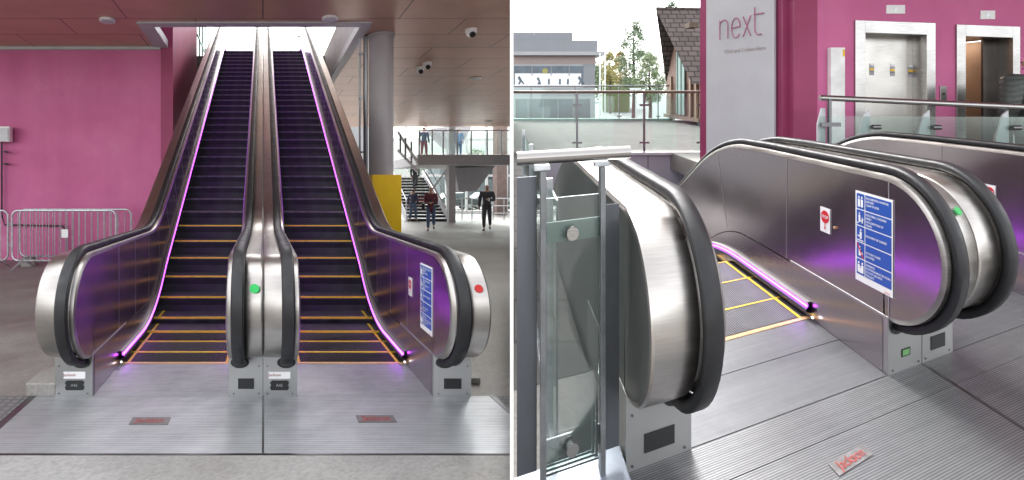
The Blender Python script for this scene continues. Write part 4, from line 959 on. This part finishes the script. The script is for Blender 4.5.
def lift(n, o0, o1, h, fr, label, dark):
    root = thing('lift', FC((o0+o1)/2, 0, 0), label, 'lift')
    a = .0
    fw0, fw1, ft = fr
    m = MB(FC); m.box(o0-fw0, o0, -.03, .30, 0, h+ft); m.build('jamb', 'steel', root, bev=.003)
    m = MB(FC); m.box(o1, o1+fw1, -.03, .30, 0, h+ft); m.build('jamb', 'steel', root, bev=.003)
    m = MB(FC); m.box(o0, o1, -.03, .30, h, h+ft); m.build('lintel', 'steel', root, bev=.003)
    if not dark:
        mid = o0+(o1-o0)*.87
        m = MB(FC); m.box(o0, mid-.003, .18, .22, 0, h); m.build('door_leaf', 'lift_plate', root, bev=.002)
        m = MB(FC); m.box(mid+.003, o1, .22, .26, 0, h); m.build('door_leaf', 'lift_plate', root, bev=.002)
        for x in (.32, .72, 1.08):
            xx = o0+(mid-o0)*x
            if x > 1: xx = o1-.03
            y = .176 if x < 1 else .216
            for j, mt in enumerate(('paper', 'lilac', 'yellow', 'badge', 'lilac')):
                m = MB(FC); z = 1.95-.034*j; m.box(xx-.032, xx+.032, y-.002, y+.001, z-.030, z); m.build('sticker', mt, root)
    else:
        m = MB(FC); m.box(o0, o1, 1.9, 1.95, 0, h); m.box(o0-.02, o0-.005, .3, 1.95, 0, h); m.box(o1+.005, o1+.02, .3, 1.95, 0, h); m.box(o0, o1, .3, 1.95, h+.01, h+.03); m.box(o0, o1, .3, 1.95, -.03, 0)
        m.build('car_interior', 'lift_dark', root)
        m = MB(FC); m.box(o0+.2, o1-.2, .7, 1.5, h-.03, h-.005); m.build('added_glow_panel', 'added_car_glow', root)  # invented glowing panel, added to brighten the unlit car
        mid = o0+(o1-o0)*.70
        m = MB(FC); m.box(mid, o1, .20, .24, 0, h); m.build('door_leaf', 'lift_door_dark', root, bev=.002)
        m = MB(FC); m.box(mid+.22, mid+.23, .195, .20, 0, h); m.build('door_edge', 'galv', root)
        m = MB(FC); m.tube([(o0+.03, 1.2, 1.0), (mid-.03, 1.2, 1.0)], .018, 8); m.build('grab_rail', 'comb_brass', root, True)
    return root
simple('lift_door_dark', (.09, .08, .075), .3, .7, .2, 3)
simple('added_car_glow', (.8, .75, .65), .5, emis=(1, .85, .65), es=3.0)  # emission for the panel added inside the open lift, no known source
steel('lift_plate', (.55, .53, .50), .34, (3, 3, 60), .15)
lift(1, l1[0], l1[1], htop1, (.14, .125, .17), 'left lift with closed brushed steel doors and small stickers', False)
lift(2, l2[0], l2[1], htop2, (.125, .10, .16), 'right lift with its doors open on a dark brown car', True)
for px, py, s_, lab in ((895, 9.5, .13, 'small white plate with a faint grey mark on the pink wall above the left lift'), (987, 15, .10, 'small white plate with a faint grey mark on the pink wall above the right lift')):
    r_ = thing('lift_plate_sign', FR(rs(px, DL), DL-.01, rw(py, DL)), lab, 'sign')
    z = rw(py, DL); c = rs(px, DL); m = MB(FR); m.box(c-s_, c+s_, DL-.015, DL-.002, z-.06, z+.06); m.build('plate', 'paper', r_)
    m = MB(FR); m.box(c-.032, c+.032, DL-.018, DL-.0155, z-.026, z+.026); m.build('faint_mark', 'galv', r_)
r_ = thing('call_panel', FR(rs(942.5, DL), DL, rw(101, DL)), 'steel lift call panel between the two lifts', 'control panel')
c = rs(942.5, DL); m = MB(FR); m.box(c-.045, c+.045, DL-.02, DL-.001, rw(101, DL), rw(86, DL)); m.build('plate', 'steel', r_, bev=.003)
m = MB(FR); m.cyl((c, DL-.026, rw(94, DL)), (0, 1, 0), .014, .008, 16); m.build('button', 'black', r_)
r_ = thing('info_panel', FR(rs(834, DL), DL-.05, .5), 'tall narrow white panel on the pink wall left of the lifts', 'panel')
m = MB(FR); m.box(rs(827, DL), rs(841, DL), DL-.09, DL-.003, .2, rw(48, DL)); m.build('panel', 'white_paint', r_, bev=.008)
m = MB(FR); m.box(rs(838.5, DL), rs(840.5, DL), DL-.094, DL-.09, rw(57, DL), rw(50, DL)); m.build('sticker', 'yellow', r_)
# railing in front of the lifts
root = glass_rail([(rs(820, 6.2), 6.2), (rs(1060, 6.0), 6.0)], (1.43, 1.30), (829,), 'glass railing with steel top rail between the far escalator and the lifts', post_mat='dark_steel', rail_mat='steel', pw=.03)
for px in (867, 927, 1006):
    d = 6.2-(px-820)/240*.2; s = rs(px, d); m = MB(FR)
    m.prism([(s-.10, d+.02, .0), (s+.04, d+.02, .0), (s+.06, d+.02, .85), (s+.05, d+.02, 1.28), (s-.02, d+.02, 1.22), (s-.10, d+.02, .95)], (0, .02, 0)); m.build('bracket', 'white_panel', root)
    m = MB(FR); m.cyl((s+.04, d-.03, 1.07), (1, 0, 0), .03, .10, 12); m.build('glass_clamp', 'dark_steel', root, True)
m = MB(FR); s = rs(820, 6.2); m.prism([(s-.02, 6.22, 0), (s+.08, 6.22, 0), (s+.08, 6.22, 1.3), (s+.03, 6.22, 1.3), (s-.02, 6.22, 1.1)], (0, .02, 0)); m.build('bracket', 'white_panel', root)
person(FR(rs(1034, 6.35), 6.35, 0), 2.0, 3.3, 'cloth_dark_green', 'cloth_charcoal', 'hair', 'person in a dark quilted jacket waiting by the lifts at the right edge', .05, 'down', bulk=1.5)
# unseen roof sheet, added to shade the lift side of the terrace
m = MB(FR); m.box(rs(700, 7.2)-.1, 14, 3.0, 12, 4.6, 4.9); struct(m.build('unseen_shade_roof', 'ceiling'))

# ------------------------------------------------------------------ timber hut
r_ = thing('timber_hut', FR(8.6, 23, 0), 'timber hut with steep shingled roof on the terrace', 'hut')
ap_ = rs(656, 24.5), 24.5, rw(10, 24.5); ne = rs(692, 21.5), 21.5, rw(84, 21.5); fe = rs(667, 27), 27, rw(90, 27)
mm = MB(FR); q = 6.0
mm.prism([ap_, (ap_[0]+q, ap_[1], ap_[2]-.1), (ne[0]+q, ne[1], ne[2]), ne], (0, .12, .10)); mm.build('roof', 'shingles', r_)
mm = MB(FR); mm.prism([ap_, (ap_[0]+q, ap_[1]+.1, ap_[2]-.1), (fe[0]+q, fe[1], fe[2]), fe], (0, -.02, .15)); mm.build('roof', 'shingles', r_)
# roof underside boards / recessed gable
gx = ne[0]+.45
mm = MB(FR); mm.prism([(gx, 24.5, ap_[2]-.6), (gx, 22.0, 1.9), (gx, 26.6, 1.9)], (.12, 0, 0)); mm.build('gable', 'timber', r_)
mm = MB(FR); mm.box(gx+.02, gx+4, 21.9, 26.6, .35, 2.0)
for i in range(14): mm.box(gx+.02+i*.28, gx+.06+i*.28, 21.84, 21.9, .35, 2.0, 1)
mm.build('wall', ['timber', 'pale_timber'], r_)
mm = MB(FR); mm.box(gx-.06, gx-.0, 23.6, 24.6, .4, 3.6); dm = mm.build('door', 'sage', r_)
for yv in (23.55, 24.05, 24.6): mm = MB(FR); mm.box(gx-.10, gx-.06, yv-.04, yv+.04, .4, 3.65); mm.build('door_frame', 'sage', dm)
for yv in (22.1, 22.8, 25.6): mm = MB(FR); mm.box(gx-.09, gx-.0, yv-.09, yv+.09, .35, 2.3); mm.build('post', 'pale_timber', r_)
mm = MB(FR); mm.box(gx-.1, gx+4, 21.7, 26.7, .18, .35); mm.build('base', 'timber', r_)
for i in range(4): mm = MB(FR); mm.box(gx+.1+i*.9, gx+.6+i*.9, 21.65, 22.3, 0, .18); mm.build('pallet', 'pallet_blue', r_)
mm = MB(FR); cc = rs(689, 22.9); mm.box(cc-.2, cc+.2, 22.3, 22.9, rw(29, 22.9), rw(24, 22.9)); mm.build('roof_vent', 'bark', r_)
# ------------------------------------------------------------------ building across the road
BD = 88
bs_ = lambda px: rs(px, BD); bw = lambda py: rw(py, BD)
r_ = thing('leisure_building', FR(8, BD, LOWER), 'long white building with a strip of sports pictures across the road', 'building')
def bb(name, px0, px1, py0, py1, mat, d0=0, d1=12, par=None):
    m = MB(FR); m.box(max(.02, bs_(px0)), bs_(px1), BD+d0, BD+d1, bw(py1), bw(py0)); return m.build(name, mat, par or r_)
bb('wall', 512.2, 595, 64, 135, 'bld_white'); bb('parapet', 512.2, 598, 40, 52, 'bld_grey', .5); bb('roof_block', 512.2, 574, 31, 39.9, 'bld_grey', 2); bb('cornice', 512.2, 604, 52.1, 55.5, 'bld_white', -1.2)
bb('pink_band', 512.2, 595.5, 55.6, 63.9, 'pale_band', -.05)
w_ = bb('picture_window', 514, 583, 66, 86, 'window_dark', -.12, 0)
m = MB(FR); m.box(bs_(515), bs_(581), BD-.2, BD-.13, bw(85.5), bw(73.5)); m.build('picture_strip', 'paper', w_)
for i, (px, kind) in enumerate(((521, 0), (539, 1), (549, 2), (560, 2), (568, 2), (581, 0))):
    m = MB(FR); y = BD-.26; sc = .18
    c, z0 = bs_(px-2), bw(84.5)
    shp = [[(-.9, 0), (-.4, .9), (-1.0, 1.7), (-.4, 2.2), (.3, 1.2), (1.2, .2), (.9, 0), (.1, .7), (-.3, 0)], [(-.5, 0), (-.1, .8), (-.7, 1.5), (-.1, 1.9), (.3, 1.2), (.8, 0)], [(-.3, 0), (-.25, 1.3), (.1, 1.5), (.35, 1.2), (.3, 0)]][kind]
    m.prism([(c+.55*x+.3, y, z0+.7*z) for x, z in shp], (0, .03, 0))
    m.build('silhouette', 'window_dark', w_)
m = MB(FR); n = 16; m.prism([(bs_(545)+.28*math.cos(6.283*i/n)*1.8, BD-.2, bw(71)+.5*math.sin(6.283*i/n)) for i in range(n)], (0, .05, 0)); m.build('round_logo', 'leaf_yellow', w_)
for px in (532, 551, 569): bb('mullion', px-.5, px+.5, 66, 76, 'bld_grey', -.22, -.13, w_)
bb('grey_pier', 583.2, 594.8, 64.2, 87.5, 'bld_grey', -.1, 0)
g_ = bb('shop_window', 515.5, 590, 99, 130, 'window_dark', -.12, 0)
for px in (528, 543, 558, 573): bb('mullion', px-.4, px+.4, 99, 130, 'bld_grey', -.2, -.13, g_)
for px in (600, 605): m = MB(FR); m.cyl((rs(px, 80), 80, LOWER), (0, 0, 1), .12, 5+rw(53, 80), 10); tag(m.build('lamp_post', 'white_paint', smooth=True), ['slim pale post at the corner of the white building', 'slim pale post standing a little right of the building corner'][px > 602], 'post')
for px, d, h_ in ((534, 86, 4.2), (585, 90, 3.0)):
    m = MB(FR); c = rs(px, d+4); z = bw(31); m.cyl((c, d+4, z-.6 if px < 560 else bw(41)), (0, 0, 1), .08, h_, 6); m.tube([(c-.35, d+4, z+h_*.6 if px < 560 else bw(36)), (c+.35, d+4, z+h_*.6 if px < 560 else bw(36))], .05, 6)
    tag(m.build('roof_mast', 'grey_paint', smooth=True), 'thin antenna mast on the roof of the white building, '+('taller, at the left' if px < 560 else 'shorter, at the right'), 'mast')
m = MB(FR); d = 70
m.tube([(rs(636, d), d, LOWER), (rs(636, d), d, rw(89, d))], .09, 8); m.box(rs(630, d), rs(641, d), d-.2, d+.2, rw(90, d), rw(88, d)); tag(m.build('street_lamp', 'white_paint'), 'white street lamp standing beside the road below the terrace', 'street lamp')
# road marks
m = MB(FR)
for i in range(14):
    d = 75+i*13; c = 19+ (d-60)*.143; m.poly([(c, d, LOWER+.03), (c+.25, d, LOWER+.03), (c+.7, d+5, LOWER+.03), (c+.45, d+5, LOWER+.03)])
struct(m.build('road_markings', 'white_paint'))
# ------------------------------------------------------------------ trees
def tree(px, d, ytop, ybot, wpx, mat, label, n=2600, conical=False, F=FR, base=LOWER, leaf=None, fs=rs, fw=rw):
    c = fs(px, d); zt, zb = fw(ytop, d), fw(ybot, d); rw_ = wpx*d/500/2; H = zt-zb
    root = thing('tree', F(c, d, base), label, 'tree', 'trees beyond the road' if F is FR else None)
    rnd = random.Random(int(px*7+d))
    m = MB(F); m.tube([(c, d, base), (c+.1, d, zb), (c-.1, d+.1, zb+H*.5), (c, d, zt-H*.08)], [H*.03+.12, H*.022+.08, H*.012+.04, .03], 8)
    for i in range(10):
        a = rnd.uniform(0, 6.28); z = zb+H*rnd.uniform(.05, .7); l = rw_*rnd.uniform(.5, .9)
        m.tube([(c, d, z), (c+math.cos(a)*l*.5, d+math.sin(a)*l*.5, z+l*.25), (c+math.cos(a)*l, d+math.sin(a)*l, z+l*.35)], [.10, .06, .02], 5)
    m.build('trunk', 'bark', root, True)
    clumps = []
    for i in range(120):
        h = rnd.random(); rr = rw_*((1-h)**.6 if conical else math.sin(math.pi*min(.97, h*.88+.1))**.7)
        a = rnd.uniform(0, 6.28); q = rr*rnd.uniform(.3, .95)
        clumps.append((c+math.cos(a)*q, d+math.sin(a)*q, zb+H*h*.95, rw_*rnd.uniform(.16, .36)))
    m = MB(F); ls = leaf or max(.14, d*.0017); n = int(n*2.6)
    for i in range(n):
        x, y, z, r = rnd.choice(clumps); v = Vector((rnd.gauss(0, 1), rnd.gauss(0, 1), rnd.gauss(0, 1))).normalized()*r*rnd.uniform(.5, 1.08)
        p = Vector((x, y, z))+v; e1 = Vector((rnd.gauss(0, 1), rnd.gauss(0, 1), rnd.gauss(0, 1))).normalized(); e2 = e1.orthogonal().normalized()
        s = ls*rnd.uniform(.6, 1.4); e1 *= s; e2 *= s*.6
        m.add([p-e1, p-e2*.8, p+e1, p+e2*.8], [(0, 1, 2, 3)])
    m.build('crown', mat, root)
tree(634, 105, 18, 92, 36, 'leaf_green', 'tall grey-green tree rising above the road', 4200)
tree(650, 78, 54, 100, 34, 'leaf_light', 'light green bushy tree left of the timber hut', 3200)
tree(610, 150, 52, 84, 22, 'leaf_yellow', 'yellow autumn tree just right of the white building', 1600)
tree(620, 165, 50, 84, 18, 'leaf_orange', 'brownish autumn tree between the yellow and the tall green tree', 1200)
tree(672, 95, -2, 80, 26, 'leaf_green', 'tree whose top shows above the ridge of the timber hut', 2200)
tree(590, 320, 66, 92, 60, 'leaf_green', 'far low tree line along the end of the road', 1500, leaf=1.0)
tree(476, 95, 150, 186, 46, 'leaf_green', 'tree seen through the glass beyond the plaza staircase', 1500, F=FL, base=0, fs=lu, fw=lw)
tree(425, 90, 155, 186, 40, 'leaf_light', 'tree seen through the glass behind the stair flight', 1500, F=FL, base=0, fs=lu, fw=lw)
